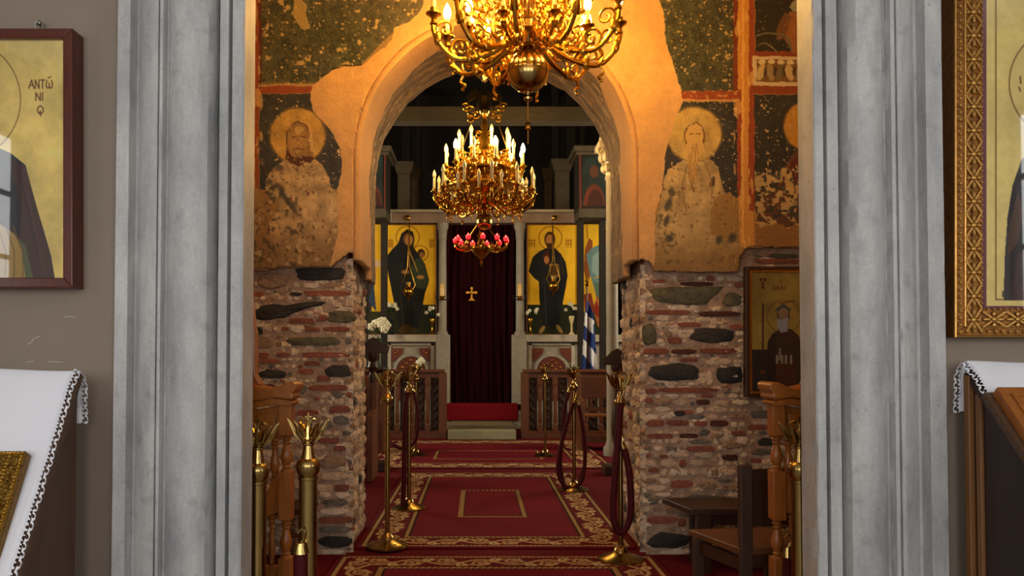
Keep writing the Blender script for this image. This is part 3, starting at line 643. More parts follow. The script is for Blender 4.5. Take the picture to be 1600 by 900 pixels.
B().tube([(0, 0, z(-260)), (0, 0, 4.4-Z0)], .012, 6).build('chain', M_brass, ch, True, world=False)
tier(ch, 10, .12, (.07, z(58), .36, z(98), .50, z(30), .014), M_gold, None, .07, 1.15, .012, M_bulb, 1.25)
tier(ch, 8, .35, (.07, z(40), .24, z(86), .33, z(58), .011), M_gold, None, .055, 1.0, .011, M_bulb, 1.15)
tier(ch, 8, .1, (.07, z(-12), .25, z(20), .36, z(-40), .012), M_gold, None, .07, 1.0, .012, M_bulb, 1.15)
# nave chandelier
YN = 9.5; c0 = P(757, 360, YN); Z0 = c0.z
ch = thing('chandelier', (c0.x, YN, Z0), 'two-tier gilt chandelier in the nave with mostly unlit ivory candles', 'chandelier')
z = lambda py: pz(py, YN)-Z0
b = B(); rb = .105; b.lathe((0, 0, 0), [(.01, 0)]+[(rb*math.cos(t), z(346)+rb*math.sin(t)) for t in np.linspace(-1.4, 1.4, 16)]+[(.02, z(331))], 24); b.build('ball', M_brass, ch, True, world=False, ang=1.2)
b = B(); b.lathe((0, 0, 0), [(.02, z(333)), (.06, z(328)), (.03, z(318)), (.08, z(308)), (.16, z(298)), (.20, z(292)), (.06, z(284)), (.05, z(275)), (.22, z(270)), (.24, z(266)), (.07, z(258)), (.05, z(245)), (.08, z(236)), (.05, z(225)), (.06, z(215)), (.035, z(205)), (.05, z(198)), (.03, z(190)), (.025, z(160)), (.03, z(150))], 18)
b.build('stem', M_gold, ch, True, world=False)
B().ball((0, -.02, z(174)), .075, .075, .085, 14, 9).build('globe', M_brass, ch, True, world=False)
for s in (-1, 1):
    B().prism([(s*.03, 0, z(160)), (s*.10, 0, z(152)), (s*.20, 0, z(160)), (s*.22, 0, z(152)), (s*.17, 0, z(143)), (s*.10, 0, z(138)), (s*.07, 0, z(146)), (s*.03, 0, z(140))], (0, .015, 0)).build('eagle_wing', M_brass, ch, world=False)
b = B()
for s in (-1, 1):
    for (x, zz, r_) in ((.16, 175, .08), (.22, 168, .06), (.17, 186, .05), (.10, 180, .05)):
        b.tube(spiral(s*x, z(zz), r_, .012, .6 if s > 0 else 2.5, s*1.4), .012, 5)
    for zz in (210, 222, 232): b.tube(spiral(s*.07, z(zz), .05, .012, .6 if s > 0 else 2.5, s*1.4), .012, 5)
b.build('scrollwork', M_gold, ch, True, world=False, kind='stuff')
b = B(); b.lathe((0, 0, z(128)), [(.03, 0), (.05, .03), (.11, .07), (.12, .10), (.10, .10)], 14); b.build('crown_bowl', M_brass, ch, True, world=False)
B().tube([(0, 0, z(150)), (0, 0, 7.0-Z0)], .01, 6).build('chain', M_brass, ch, True, world=False)
for s in (-1, 1): B().tube([(s*.05, 0, z(150)), (s*.33, 0, z(255))], .008, 5).build('chain', M_brass, ch, True, world=False)
b = B(); b.lathe((0, 0, 0), [(.44, z(296)), (.47, z(295)), (.47, z(292)), (.44, z(291))], 32); b.build('hoop', M_gold, ch, True, world=False); b = B(); b.lathe((0, 0, 0), [(.37, z(271)), (.40, z(270)), (.40, z(267)), (.37, z(266))], 32); b.build('hoop', M_gold, ch, True, world=False)
b = B()
for rr, zz in ((.40, 278), (.30, 262), (.52, 303)):
    for i in range(16):
        a = i*math.pi/8; b.tube([(p[0]*math.cos(a), p[0]*math.sin(a), p[2]) for p in spiral(rr, z(zz), .06, .015, 1.2*(-1)**i, 1.4*(-1)**i)], .008, 5)
b.build('scrollwork', M_gold, ch, True, world=False, kind='stuff')
tier(ch, 12, .13, (.08, z(300), .40, z(331), .60, z(302), .015), M_gold, {}, .13, 1.25, .015, M_bulbfar, 1.35)
tier(ch, 12, .39, (.08, z(305), .36, z(326), .50, z(308), .012), M_gold, {}, .10, 1.0, .015, M_bulbfar, 1.35)
tier(ch, 12, .26, (.08, z(264), .33, z(284), .47, z(264), .014), M_gold, {0, 9, 7, 11}, .13, 1.2, .015, M_bulbfar, 1.5)
tier(ch, 8, .26, (.06, z(238), .22, z(252), .31, z(240), .012), M_gold, {}, .15, 1.0, .015, M_bulbfar, 1.35)
# red vigil lamp ring hanging under it
c1 = P(752, 416, YN-.05); Z1 = c1.z; z = lambda py: pz(py, YN)-Z1
rl = thing('vigil_lamp_ring', (c1.x, YN, Z1), 'ring of glowing red glass lamps hanging below the nave chandelier', 'lamp')
b = B(); b.lathe((0, 0, 0), [(.004, 0), (.02, z(411)), (.008, z(407)), (.03, z(403)), (.09, z(396)), (.12, z(388)), (.12, z(385)), (.05, z(382)), (.03, z(372)), (.05, z(368)), (.01, z(362))], 18); b.build('bowl', M_gold, rl, True, world=False)
for i in range(3):
    a = .4+i*2.094; B().tube([(.26*math.cos(a), .26*math.sin(a), z(380)), (.06*math.cos(a), .06*math.sin(a), z(350))], .007, 5).build('chain', M_gold, rl, True, world=False)
am = B().tube(cr([(.06, 0, z(386)), (.16, 0, z(390)), (.25, 0, z(391)), (.31, 0, z(386)), (.31, 0, z(382))], 5), .010, 6).tube(spiral(.2, z(386), .04, .01, -1.2, 1.3), .006, 5).lathe((.31, 0, z(382)), [(.006, 0), (.02, .008), (.03, .02), (.026, .02)], 10).mesh('arm', True); am.materials.append(M_gold)
gm = B().lathe((.31, 0, z(382)+.012), [(.012, 0), (.022, .01), (.028, .03), (.03, .055), (.026, .055)], 10).mesh('red_glass', True); gm.materials.append(M_redlamp)
fm = B().lathe((.31, 0, z(382)+.055), [(.004, 0), (.014, .012), (.012, .026), (.002, .04)], 8).mesh('flame', True); fm.materials.append(M_redcore)
for i in range(11):
    a = bpy.data.objects.new('arm', am); col.objects.link(a); a.parent = rl; a.rotation_euler = (0, 0, .2+2*math.pi*i/11)
    for nm, me in (('red_glass', gm), ('flame', fm)):
        q = bpy.data.objects.new(nm, me); col.objects.link(q); q.parent = a
# ------------------------------------------------------------------ porch: icons on the brown wall
def mitred(name_root, x0, y0, x1, y1, w, Yf, Yb, m, root, wb=None):
    """four mitred frame bars; coordinates in photo pixels on the plane Yf"""
    wb = wb or w; O = [(x0, y0), (x1, y0), (x1, y1), (x0, y1)]; I = [(x0+w, y0+w), (x1-w, y0+w), (x1-w, y1-wb), (x0+w, y1-wb)]
    for k in range(4):
        q = [O[k], O[(k+1) % 4], I[(k+1) % 4], I[k]]; B().prism([P(a, b_, Yf) for a, b_ in q], (0, Yb-Yf, 0)).build(name_root, m, root, bevel=.003)
ic = thing('framed_icon', P(-35, 449, 2.95), 'gold icon of a dark-robed saint in a plain mahogany frame, left wall', 'icon')
mitred('frame_bar', -185, 44, 113, 449, 15, 2.865, 2.949, mat('mahogany', (92, 36, 20), .25, noise=(10, .35), stretch=(6, 6, 1)), ic)
cv = Cv(-172, 58, 100, 435, .8, (240, 206, 118), 5)
cv.mottle(40, .16, 1); cv.mottle(120, .12, 2); cv.mottle(6, .04, 3)
cv.ring(-63, 156, 95, .8, (120, 80, 30), .9)
cv.poly([(-125, 120), (-110, 80), (-63, 62), (-18, 80), (-4, 120), (-8, 190), (-30, 240), (-63, 262), (-96, 240), (-118, 190)], (110, 84, 60)); cv.ell(-63, 140, 42, 56, (190, 138, 92)); cv.poly([(-100, 170), (-63, 178), (-26, 170), (-38, 250), (-63, 275), (-88, 250)], (186, 178, 168))
cv.line([(-90, 128), (-72, 126)], 3, (60, 36, 24)); cv.line([(-54, 126), (-36, 128)], 3, (60, 36, 24)); cv.line([(-63, 128), (-66, 158), (-58, 160)], 2, (130, 84, 50)); cv.line([(-74, 176), (-52, 176)], 3, (130, 60, 46))
rb_ = [(-172, 300), (-120, 246), (-63, 226), (0, 232), (18, 240), (40, 258), (47, 285), (58, 325), (70, 365), (80, 400), (86, 436), (-172, 436)]
cv.poly(rb_, (42, 36, 40)); cv.poly([(14, 250), (40, 262), (58, 325), (86, 436), (40, 436), (30, 380), (32, 320)], (66, 34, 34)); cv.line([(30, 270), (44, 330), (60, 400)], 3, (46, 24, 26)); cv.line([(42, 300), (60, 380), (72, 430)], 2, (88, 48, 44))
cv.poly([(-60, 350), (0, 350), (22, 365), (34, 385), (40, 436), (-60, 436)], (176, 138, 70)); cv.poly([(26, 368), (40, 384), (52, 436), (40, 436), (34, 392)], (84, 92, 56))
for k in range(6): cv.line([(-40+k*12, 352), (-30+k*13, 392), (-34+k*14, 434)], 1.6, (110, 78, 40))
def letters(cv, strokes, x, y, w, h, wd, c):
    for st in strokes: cv.line([(x+a*w, y+b_*h) for a, b_ in st], wd, c)
LC = (96, 46, 22); A_ = [[(0, 1), (.55, 0), (1, 1)], [(.2, .62), (.85, .62)]]; N_ = [[(0, 1), (0, 0), (1, 1), (1, 0)]]; T_ = [[(0, 0), (1, 0)], [(.5, 0), (.5, 1)]]; I_ = [[(.5, 0), (.5, 1)]]
OM = [[(.15, 0), (0, .35), (.05, .85), (.3, 1), (.5, .8), (.5, .3)], [(.5, .8), (.7, 1), (.95, .85), (1, .35), (.85, 0)]]; OQ = [[(.5, 0), (.1, .25), (.05, .7), (.35, .9), (.65, .9), (.95, .7), (.9, .25), (.5, 0)], [(.35, .9), (.5, .6), (.55, 1.15)]]
letters(cv, A_, 45, 125, 8, 13, 1.8, LC); letters(cv, N_, 55, 125, 6, 13, 1.8, LC); letters(cv, T_, 63, 125, 7, 13, 1.8, LC); letters(cv, OM, 72, 126, 10, 12, 1.8, LC); cv.line([(75, 122), (79, 120)], 1.6, LC)
letters(cv, N_, 56, 145, 7, 12, 1.8, LC); letters(cv, I_, 64, 145, 5, 12, 1.8, LC); letters(cv, OQ, 58, 165, 10, 14, 1.8, LC)
painted('painted_panel', cv, wallfn(2.89), M_panel, ic, .02)
B().box(P(-170, 60, 2.88).x, 2.874, P(0, 434, 2.88).z, P(100, 60, 2.88).x, 2.877, P(0, 59, 2.88).z).build('glass_pane', glass('icon_glass'), ic)
hk = P(62, 38, 2.93); B().tube([(hk.x-.01, 2.93, hk.z-.03), (hk.x-.012, 2.925, hk.z), (hk.x, 2.925, hk.z+.012), (hk.x+.012, 2.925, hk.z), (hk.x+.01, 2.93, hk.z-.03)], .004, 6).ball((hk.x, 2.93, hk.z+.004), .009).build('hanger_hook', mat('steel', (150, 148, 140), .3, 1), ic, True)
# right: carved gilt frame
ic = thing('framed_icon', P(1660, 527, 2.95), 'gold icon with purple mat in an ornate carved gilt frame, right wall', 'icon')
M_carve = mat('carved_gilt', (150, 98, 42), .38, .75, noise=(30, .5), bump=(50, .3)); M_carvehi = mat('carved_gilt_relief', (196, 146, 74), .34, .75, noise=(40, .4))
gx0, gy0, gx1, gy1, Yg = 1491, -220, 1830, 527, 2.87
mitred('frame_bar', gx0, gy0, gx1, gy1, 45, Yg, 2.949, M_carve, ic)
u = 2.87/FPX
def motif():
    b = B(); s = 18*u; w = 12*u
    for sx, sz in ((1, 1), (1, -1)): b.beam((-sx*w, 0, -sz*s), (sx*w, 0, sz*s), .007, .008, (0, 1, 0))
    b.ball((0, -.004, 0), .011, .006, .011, 8, 5)
    for sz in (-1, 1): b.ball((0, -.002, sz*s*.62), .007, .006, .016, 6, 5)
    for sx in (-1, 1): b.ball((sx*w*.7, -.002, 0), .009, .006, .009, 6, 5)
    return b
mm = motif().mesh('carved_motif', True); mm.materials.append(M_carvehi); o0 = org(ic)
def put(px, py, rot=0.0):
    o = bpy.data.objects.new('carved_motif', mm); col.objects.link(o); o.parent = ic; o.location = P(px, py, Yg-.003)-o0; o.rotation_euler = (0, rot, 0)
for k in range(20): put(1521, 500-k*37); put(1800, 500-k*37)
for k in range(7): put(1553+k*37, 499, math.pi/2); put(1553+k*37, -192, math.pi/2)
b = B()
def beads(x0, y0, x1, y1, step, r):
    n = int(math.hypot(x1-x0, y1-y0)/step)
    for i in range(n+1): b.ball(P(x0+(x1-x0)*i/n, y0+(y1-y0)*i/n, Yg-.002), r, r, r, 6, 4)
beads(1500, gy0+8, 1500, gy1-8, 11, .007); beads(1500, gy1-9, gx1-9, gy1-9, 11, .007); beads(1534, gy0+45, 1534, gy1-44, 9, .005); beads(1534, gy1-44, gx1-45, gy1-44, 9, .005)
b.build('beading', M_carvehi, ic, True, kind='stuff')
b = B()
for a in ((1493, gy0, 1493, gy1), (1508, gy0, 1508, gy1-17), (1493, gy1-2, gx1, gy1-2), (1508, gy1-17, gx1, gy1-17)):
    b.tube([P(a[0], a[1], Yg), P(a[2], a[3], Yg)], .005, 6)
b.build('moulding', M_carvehi, ic, True)
mitred('mat_strip', 1534, gy0+42, gx1-42, gy1-41, 8, 2.90, 2.93, mat('purple_mat', (122, 62, 78), .8), ic)
cv = Cv(1541, gy0+48, gx1-48, gy1-47, 1.0, (244, 214, 132), 9); cv.mottle(60, .1, 1); cv.mottle(8, .05, 2)
cv.on((np.abs(cv.X-1556) < 1.2) & (cv.Y < 470) | (np.abs(cv.Y-468) < 1.2) & (cv.X > 1556), (140, 96, 40), .8)
cv.rect(1566, 455, 1780, 464, (60, 52, 44), .8)
cv.poly([(1568, 470), (1570, 400), (1574, 340), (1582, 290), (1596, 250), (1620, 225), (1665, 210), (1710, 225), (1750, 300), (1760, 470)], (44, 34, 38)); cv.poly([(1578, 350), (1590, 300), (1600, 330), (1590, 380), (1575, 400)], (90, 60, 44)); cv.poly([(1580, 470), (1588, 400), (1620, 380), (1640, 470)], (72, 40, 40))
cv.ring(1665, 130, 88, 1.2, (140, 92, 40)); cv.ell(1665, 130, 40, 60, (176, 124, 80)); cv.ell(1665, 185, 30, 34, (150, 140, 130)); cv.line([(1594, 120), (1595, 130)], 2.5, (130, 50, 30)); cv.line([(1592, 136), (1594, 142)], 2.5, (130, 50, 30)); cv.line([(1648, 120), (1656, 119)], 3, (50, 30, 20)); cv.line([(1674, 119), (1682, 120)], 3, (50, 30, 20))
painted('painted_panel', cv, wallfn(2.91), M_panel, ic, .015)
a_, b2 = P(1536, gy1-44, 2.895), P(gx1-46, gy0+46, 2.895); B().box(a_.x, 2.893, a_.z, b2.x, 2.896, b2.z).build('glass_pane', glass('icon_glass'), ic)
# ---- left icon stand with white cloth and gilt cover
M_walnut = mat('walnut', (92, 66, 48), .5, noise=(8, .3), stretch=(6, 6, .8))
st = thing('icon_stand', (-1.75, 2.6, -.02), 'brown wooden icon stand under the white cloth below the mahogany framed icon', 'stand')
side = [(2.80, -.02), (2.80, 1.18), (2.775, 1.18), (2.40, .52), (2.40, -.02)]
for x in (-1.425, -2.10): B().prism([(x, y, zz) for y, zz in side], (.025, 0, 0)).build('side_panel', M_walnut, st, bevel=.003)
B().box(-2.08, 2.41, -.02, -1.425, 2.43, .5).build('front_panel', M_walnut, st)
B().prism([(-2.12, 2.80, 1.185), (-2.12, 2.775, 1.195), (-2.12, 2.39, .525), (-2.12, 2.41, .51)], (.74, 0, 0)).build('sloping_top', M_walnut, st)
path = cr([(0, 2.835, 1.02), (0, 2.83, 1.15), (0, 2.80, 1.20), (0, 2.76, 1.185), (0, 2.66, 1.015), (0, 2.55, .825), (0, 2.38, .53), (0, 2.36, .40), (0, 2.358, .25)], 8); pa = np.array([[p.y, p.z] for p in path])
def cloth(x0, x1, name, label, parent=None, pa=pa, fold=.004):
    cv = Cv(x0, 0, x1, len(pa)-1, .02, (255, 255, 255), 3); cv.Y = np.linspace(0, len(pa)-1, cv.ny)[:, None]*np.ones((1, cv.nx))
    def fn(x, v, h):
        y = np.interp(v, np.arange(len(pa)), pa[:, 0]); zz = np.interp(v, np.arange(len(pa)), pa[:, 1]); return np.stack([x, y-fold*np.sin(x*18+v*.15), zz+fold*np.cos(x*11)], -1)
    o = link(name, cv.mesh(name, fn), M_cloth, parent); sd = o.modifiers.new('t', 'SOLIDIFY'); sd.thickness = .002; return o
def lace_strip(fn, L, w, step, name, parent):
    """lace along an edge: scallops and eyelets cut through"""
    n = max(6, int(L/.0022)); cv = Cv(0, 0, L, w, .0022, (255, 255, 255), 3); U = cv.X/step; V = cv.Y/w; uu = (U % 1)-.5
    k = V < .66+.34*np.sqrt(np.clip(1-(2*uu)**2, 0, 1))
    k &= ~(np.hypot(uu, (V-.62)*.9) < .17); k &= ~((np.hypot(((U*2) % 1)-.5, (V-.25)*2.2) < .24)); k &= ~((np.abs(V-.45) < .05) & (((U*4) % 1) < .6))
    cv.keep = k; o = link(name, cv.mesh(name, lambda a, b_, h: fn(a, b_), True), M_cloth, parent); sd = o.modifiers.new('t', 'SOLIDIFY'); sd.thickness = .0015; return o
cl = tag(cloth(-2.13, -1.402, 'altar_cloth', None), 'white lace-edged cloth draped over the left icon stand', 'cloth')
Lp = np.concatenate([[0], np.cumsum(np.hypot(np.diff(pa[:, 0]), np.diff(pa[:, 1])))])
def lace_edge(X0, sg, pa=pa, Lp=Lp, drop=.45):
    def fn(a, b_):
        y = np.interp(a, Lp, pa[:, 0]); zz = np.interp(a, Lp, pa[:, 1]); return np.stack([X0+sg*b_*.8, y-.003+.004*np.sin(a*60), zz+.002-b_*drop+.003*np.sin(a*45)], -1)
    return fn
lace_strip(lace_edge(-1.402, 1), Lp[-1], .030, .030, 'lace_trim', cl)
q0 = P(117, 587, 2.80)
def flap(a, b_): return np.stack([q0.x+.006+.028*(a/.10)*(.3+b_*8)+.006*np.sin(a*50), 2.80-.25*(b_-.02)+0*a, q0.z+.004-a-.012*np.sin(a*30)*0], -1)
lace_strip(flap, .115, .035, .028, 'lace_corner', cl)
# gilt repousse cover on the slope
cvd = Vector((0, -.34, -.62)).normalized(); nn = Vector((0, -.62, .34)).normalized(); p0 = Vector((-1.45, 2.62, .925))+nn*.012
gc = thing('gilt_gospel_cover', (p0-Vector((.2, 0, 0))+cvd*.45), 'embossed gilt metal icon cover lying on the left cloth', 'icon cover')
M_emb = mat('embossed_gilt', (150, 112, 46), .32, .9, noise=(40, .5), bump=(90, .6))
def slab(x0, x1, t0, t1, h0, h1): return [p0+Vector((x, 0, 0))+cvd*t+nn*h for h in (h0, h1) for x, t in ((x0, t0), (x1, t0), (x1, t1), (x0, t1))]
HEX = [(0, 1, 2, 3), (7, 6, 5, 4), (0, 4, 5, 1), (1, 5, 6, 2), (2, 6, 7, 3), (3, 7, 4, 0)]
B().add(slab(-.44, 0, 0, .52, 0, .03), HEX).build('board', M_emb, gc, bevel=.004)
for (a, b_, c, d) in ((-.44, 0, 0, .05), (-.44, 0, .47, .52), (-.05, 0, .05, .47), (-.44, -.39, .05, .47)): B().add(slab(a, b_, c, d, .03, .04), HEX).build('border_plate', M_emb, gc, bevel=.004)
b = B()
for k in range(44):
    for xx, hh in ((-.008, .038), (-.05, .036)): b.ball(p0+Vector((xx, 0, 0))+cvd*(.008+k*.0116)+nn*hh, .0062, .0062, .0062, 6, 4)
for k in range(36): b.ball(p0+Vector((-.01-k*.0116, 0, 0))+cvd*.008+nn*.038, .0062, .0062, .0062, 6, 4)
b.build('beading', M_gold, gc, True, kind='stuff')
b = B()
for k in range(16):
    c = p0+Vector((-.029, 0, 0))+cvd*(.03+k*.031)+nn*.04; b.ball(c, .011, .008, .012, 6, 4); b.ball(c+cvd*.015, .005, .005, .005, 6, 4)
for k in range(12): b.ball(p0+Vector((-.06-k*.03, 0, 0))+cvd*.028+nn*.04, .012, .008, .011, 6, 4)
b.build('rosettes', M_emb, gc, True, kind='stuff')
B().ball(p0+Vector((-.22, 0, 0))+cvd*.26+nn*.03, .10, .04, .15, 16, 10).build('relief', M_emb, gc, True)
# ---- right icon stand
st = thing('icon_stand', (2.1, 2.6, -.02), 'walnut icon stand with pale edges below the carved gilt frame', 'stand')
M_walnut2 = mat('dark_walnut', (54, 34, 24), .45, noise=(8, .3), stretch=(6, 6, .8)); M_edge = mat('oak_edge', (140, 96, 56), .45, noise=(8, .3), stretch=(6, 6, .8))
side = [(2.86, -.02), (2.86, 1.18), (2.83, 1.19), (2.38, .76), (2.38, -.02)]
for x in (1.755, 2.42): B().prism([(x, y, zz) for y, zz in side], (.02, 0, 0)).build('side_panel', M_walnut2, st)
B().box(1.735, 2.835, -.02, 1.757, 2.865, 1.185).build('stile', M_edge, st, bevel=.003); B().box(1.743, 2.785, -.02, 1.757, 2.812, 1.12).build('stile', M_edge, st, bevel=.003)
B().box(1.755, 2.37, -.02, 2.44, 2.39, .75).build('front_panel', M_walnut2, st)
B().prism([(1.74, 2.87, 1.19), (1.74, 2.83, 1.205), (1.74, 2.36, .755), (1.74, 2.38, .74)], (.72, 0, 0)).build('sloping_top', M_walnut2, st)
path2 = cr([(0, 2.905, 1.05), (0, 2.90, 1.17), (0, 2.87, 1.228), (0, 2.83, 1.217), (0, 2.70, 1.095), (0, 2.55, .952), (0, 2.40, .808), (0, 2.355, .74), (0, 2.345, .55)], 8); pb = np.array([[p.y, p.z] for p in path2]); Lb = np.concatenate([[0], np.cumsum(np.hypot(np.diff(pb[:, 0]), np.diff(pb[:, 1])))])
cl = tag(cloth(1.745, 2.47, 'altar_cloth', None, pa=pb), 'white lace-edged cloth on the right icon stand', 'cloth')
lace_strip(lace_edge(1.745, -1, pb, Lb, .3), Lb[-1], .032, .030, 'lace_trim', cl)
fr = thing('slanted_icon_case', (2.1, 2.42, .80), 'varnished oak icon frame lying tilted on the right white cloth', 'icon')
d2 = Vector((0, -.72, -.69)).normalized(); n2 = Vector((0, -.69, .72)).normalized(); q0 = Vector((1.735, 2.715, 1.115))
def s2(x0, x1, t0, t1, h0, h1): return [q0+Vector((x, 0, 0))+d2*t+n2*h for h in (h0, h1) for x, t in ((x0, t0), (x1, t0), (x1, t1), (x0, t1))]
def bar2(pts, h0, h1, m):
    B().prism([q0+Vector((x, 0, 0))+d2*t+n2*h0 for x, t in pts], n2*(h1-h0)).build('frame_bar', m, fr, bevel=.004)
w_, l_, e_ = .66, .50, .085
for pts in ([(0, 0), (w_, 0), (w_-e_, e_), (e_, e_)], [(w_, 0), (w_, l_), (w_-e_, l_-e_), (w_-e_, e_)], [(w_, l_), (0, l_), (e_, l_-e_), (w_-e_, l_-e_)], [(0, l_), (0, 0), (e_, e_), (e_, l_-e_)]): bar2(pts, .012, .05, M_wood)
for pts in ([(.03, .03), (w_-.03, .03), (w_-.045, .045), (.045, .045)], [(.03, l_-.03), (.03, .03), (.045, .045), (.045, l_-.045)]): bar2(pts, .05, .056, M_wood)
B().add(s2(-.02, w_+.02, -.01, l_+.01, -.012, .012), HEX).build('back_board', M_walnut, fr)
B().add(s2(e_, w_-e_, e_, l_-e_, .012, .022), HEX).build('gold_panel', mat('gold_leaf', (220, 178, 86), .4, noise=(10, .15)), fr)
b = B()
for k in range(14): b.ball(q0+Vector((-.02, 0, 0))+d2*(.01+k*.036), .005, n=6, m=4)
b.build('studs', M_brass, fr, True, kind='stuff')
# ------------------------------------------------------------------ brass posts, stalls, bench, chair and picture in the vestibule
def crest_mesh(k):
    """double-headed eagle crest: spread feathered wings, body and a small cross (pixels of the photo * k)"""
    b = B()
    for a, sc in ((0.0, 1.0), (.75, .72), (-.75, .72)):
        ca, sa = math.cos(a), math.sin(a); f = lambda s, x, y: Vector((s*x*ca*k*sc, s*x*sa*k*sc, y*k*(.3+.7*sc)))
        for s in (-1, 1):
            for pts in ([(3, 3), (13, 3), (21, 10), (28, 24), (34, 40), (27, 34), (20, 22), (11, 12), (3, 10)], [(3, 9), (11, 13), (18, 22), (23, 36), (17, 30), (10, 22), (3, 17)]):
                b.prism([f(s, x, y) for x, y in pts], (-sa*3*k, ca*3*k, 0))
            for (x0, y0, x1, y1) in ((10, 5, 22, 21), (20, 11, 31, 35), (9, 13, 20, 31)):
                b.tube([f(s, x0, y0)+Vector((0, -1.2*k, 0)), f(s, x1, y1)+Vector((0, -1.2*k, 0))], [1.7*k, .7*k], 5)
            if sc == 1.0: b.tube(cr([f(s, 2, 22), f(s, 4, 33), f(s, 9, 38), f(s, 14, 35), f(s, 16, 31)], 3), [3*k]*4+[2.6*k, 2.4*k, 2.6*k, 2.6*k, 2.2*k, 1.6*k, 1.2*k, .9*k, .4*k], 6)
    b.lathe((0, 0, 0), [(5*k, 0), (7*k, 6*k), (5*k, 14*k), (6*k, 22*k), (3*k, 30*k), (1*k, 36*k)], 10)
    b.box(-1*k, -1*k, 34*k, 1*k, 1*k, 47*k); b.box(-5*k, -1*k, 40*k, 5*k, 1*k, 42*k)
    return b.mesh('eagle_crest', True, .5)
def thick_post(px, py_top, Y, label):
    p = P(px, py_top, Y); k = Y/FPX; r = thing('brass_post', (p.x, Y, 0), label, 'post', 'thick brass posts'); H = p.z
    zt = H-47*k
    B().lathe((0, 0, 0), [(.085, 0), (.085, .02), (.055, .04), (.045, .06)], 24).build('base', M_brass, r, True, world=False)
    B().lathe((0, 0, 0), [(14*k, .05), (14*k, zt-57*k), (15.5*k, zt-56*k), (15.5*k, zt-52*k), (12*k, zt-51*k)], 24).build('pole', M_brass, r, True, world=False)
    B().lathe((0, 0, zt-52*k), [(13*k, 0), (17.5*k, 8*k), (18.5*k, 16*k), (18*k, 22*k), (14.5*k, 26*k), (11*k, 28*k), (8.5*k, 40*k), (7*k, 48*k), (9*k, 49*k), (9*k, 52*k), (5*k, 54*k)], 24).build('knob', M_brass, r, True, world=False)
    me = crest_mesh(k); o = link('eagle_crest', me, M_brass, r, False); o.location = (0, 0, zt); return r
thick_post(482, 645, 3.15, 'thick brass eagle-topped post, second from the left marble jamb'); thick_post(403, 652, 3.12, 'thick brass eagle-topped post against the left marble jamb'); thick_post(1249, 650, 3.13, 'thick brass eagle-topped post against the right marble jamb')
def stanchion(px, py, label, H=1.15, rz=0.0, m=M_brass):
    p = F(px, py); k = .0041; r = thing('stanchion', (p.x, p.y, 0), label, 'stanchion', 'slim brass stanchions along the carpet')
    B().lathe((0, 0, 0.012), [(.14, 0), (.14, .01), (.12, .022), (.07, .038), (.045, .05), (.036, .075), (.022, .085), (.018, .09)], 28).build('base', m, r, True, world=False)
    B().lathe((0, 0, 0), [(.017, .09), (.017, H-.34), (.023, H-.335), (.023, H-.315), (.017, H-.31), (.017, H-.205)], 14).build('pole', m, r, True, world=False)
    B().lathe((0, 0, H-.21), [(.018, 0), (.034, .012), (.038, .032), (.034, .05), (.022, .06), (.015, .085), (.013, .10), (.018, .105), (.012, .115)], 16).build('knob', m, r, True, world=False)
    o = link('eagle_crest', crest_mesh(.0027), m, r, False); o.location = (0, 0, H-.10); o.rotation_euler = (0, 0, rz); r.location.z = .0; return r
stanchion(605, 857, 'tall brass stanchion at the left foot of the arch'); stanchion(639, 797, 'brass stanchion with hanging rope, middle of the left row', rz=.6); stanchion(650, 713, 'farthest brass stanchion of the left row by the pew', rz=.3)
stanchion(852, 714, 'farthest brass stanchion of the right row, standing on the far carpet', rz=.5); stanchion(897, 768, 'brass stanchion with a looped red rope, middle of the right row', rz=.8); stanchion(970, 878, 'front right brass stanchion beside the stone pier', rz=.3)
def rope(name, pts, Y, r, label, hooks, root_px, n=6):
    """velvet rope through photo points (px, py, dY) near distance Y, with brass end hooks"""
    P3 = [P(a, b_, Y+d) for a, b_, d in pts]; q = P(*root_px, Y); t = thing('velvet_rope', q, label, 'rope', 'dark red velvet ropes')
    c = cr(P3, n); B().tube(c, r, 9).build('cord', M_velvet, t, True)
    for h in hooks:
        e, f = (c[0], c[1]) if h == 0 else (c[-1], c[-2]); d = (e-f).normalized()
        b = B().tube([e-d*.005, e+d*.035], [r*1.15, r*.8], 9); b.tube(cr([e+d*.03, e+d*.05+Vector((.012, 0, 0)), e+d*.075+Vector((.014, 0, 0)), e+d*.085, e+d*.07-Vector((.012, 0, 0))], 4), .005, 6)
        b.build('end_hook', M_brass, t, True)
    return t
p = F(897, 768); rope('velvet_rope', [(897, 628, -.03), (886, 660, -.05), (876, 700, -.06), (872, 735, -.06), (880, 757, -.06), (895, 763, -.06), (909, 750, -.06), (914, 715, -.05), (911, 670, -.04), (904, 632, -.03)], p.y, .019, 'dark red rope looped on the middle right stanchion', (0, 1), (893, 763))
rope('velvet_rope', [(889, 612, 0), (882, 640, 0), (878, 690, 0), (876, 730, 0), (886, 766, 0), (902, 758, 0), (912, 730, 0)], p.y+.06, .017, 'second dark red rope behind the loop on the middle right stanchion', (0,), (890, 766))
p = F(970, 878); rope('velvet_rope', [(970, 628, -.03), (966, 680, -.04), (961, 740, -.05), (958, 800, -.05), (964, 828, -.05), (975, 829, -.05), (985, 805, -.05), (985, 760, -.05), (980, 720, -.04), (974, 700, -.03)], p.y, .021, 'dark red rope looped down the front right stanchion', (0, 1), (968, 833))
p = F(639, 797); rope('velvet_rope', [(637, 612, -.03), (633, 650, -.04), (632, 700, -.05), (631, 760, -.05), (628, 795, -.05), (618, 799, -.05)], p.y, .021, 'dark red rope hanging straight from the middle left stanchion', (0,), (628, 800))
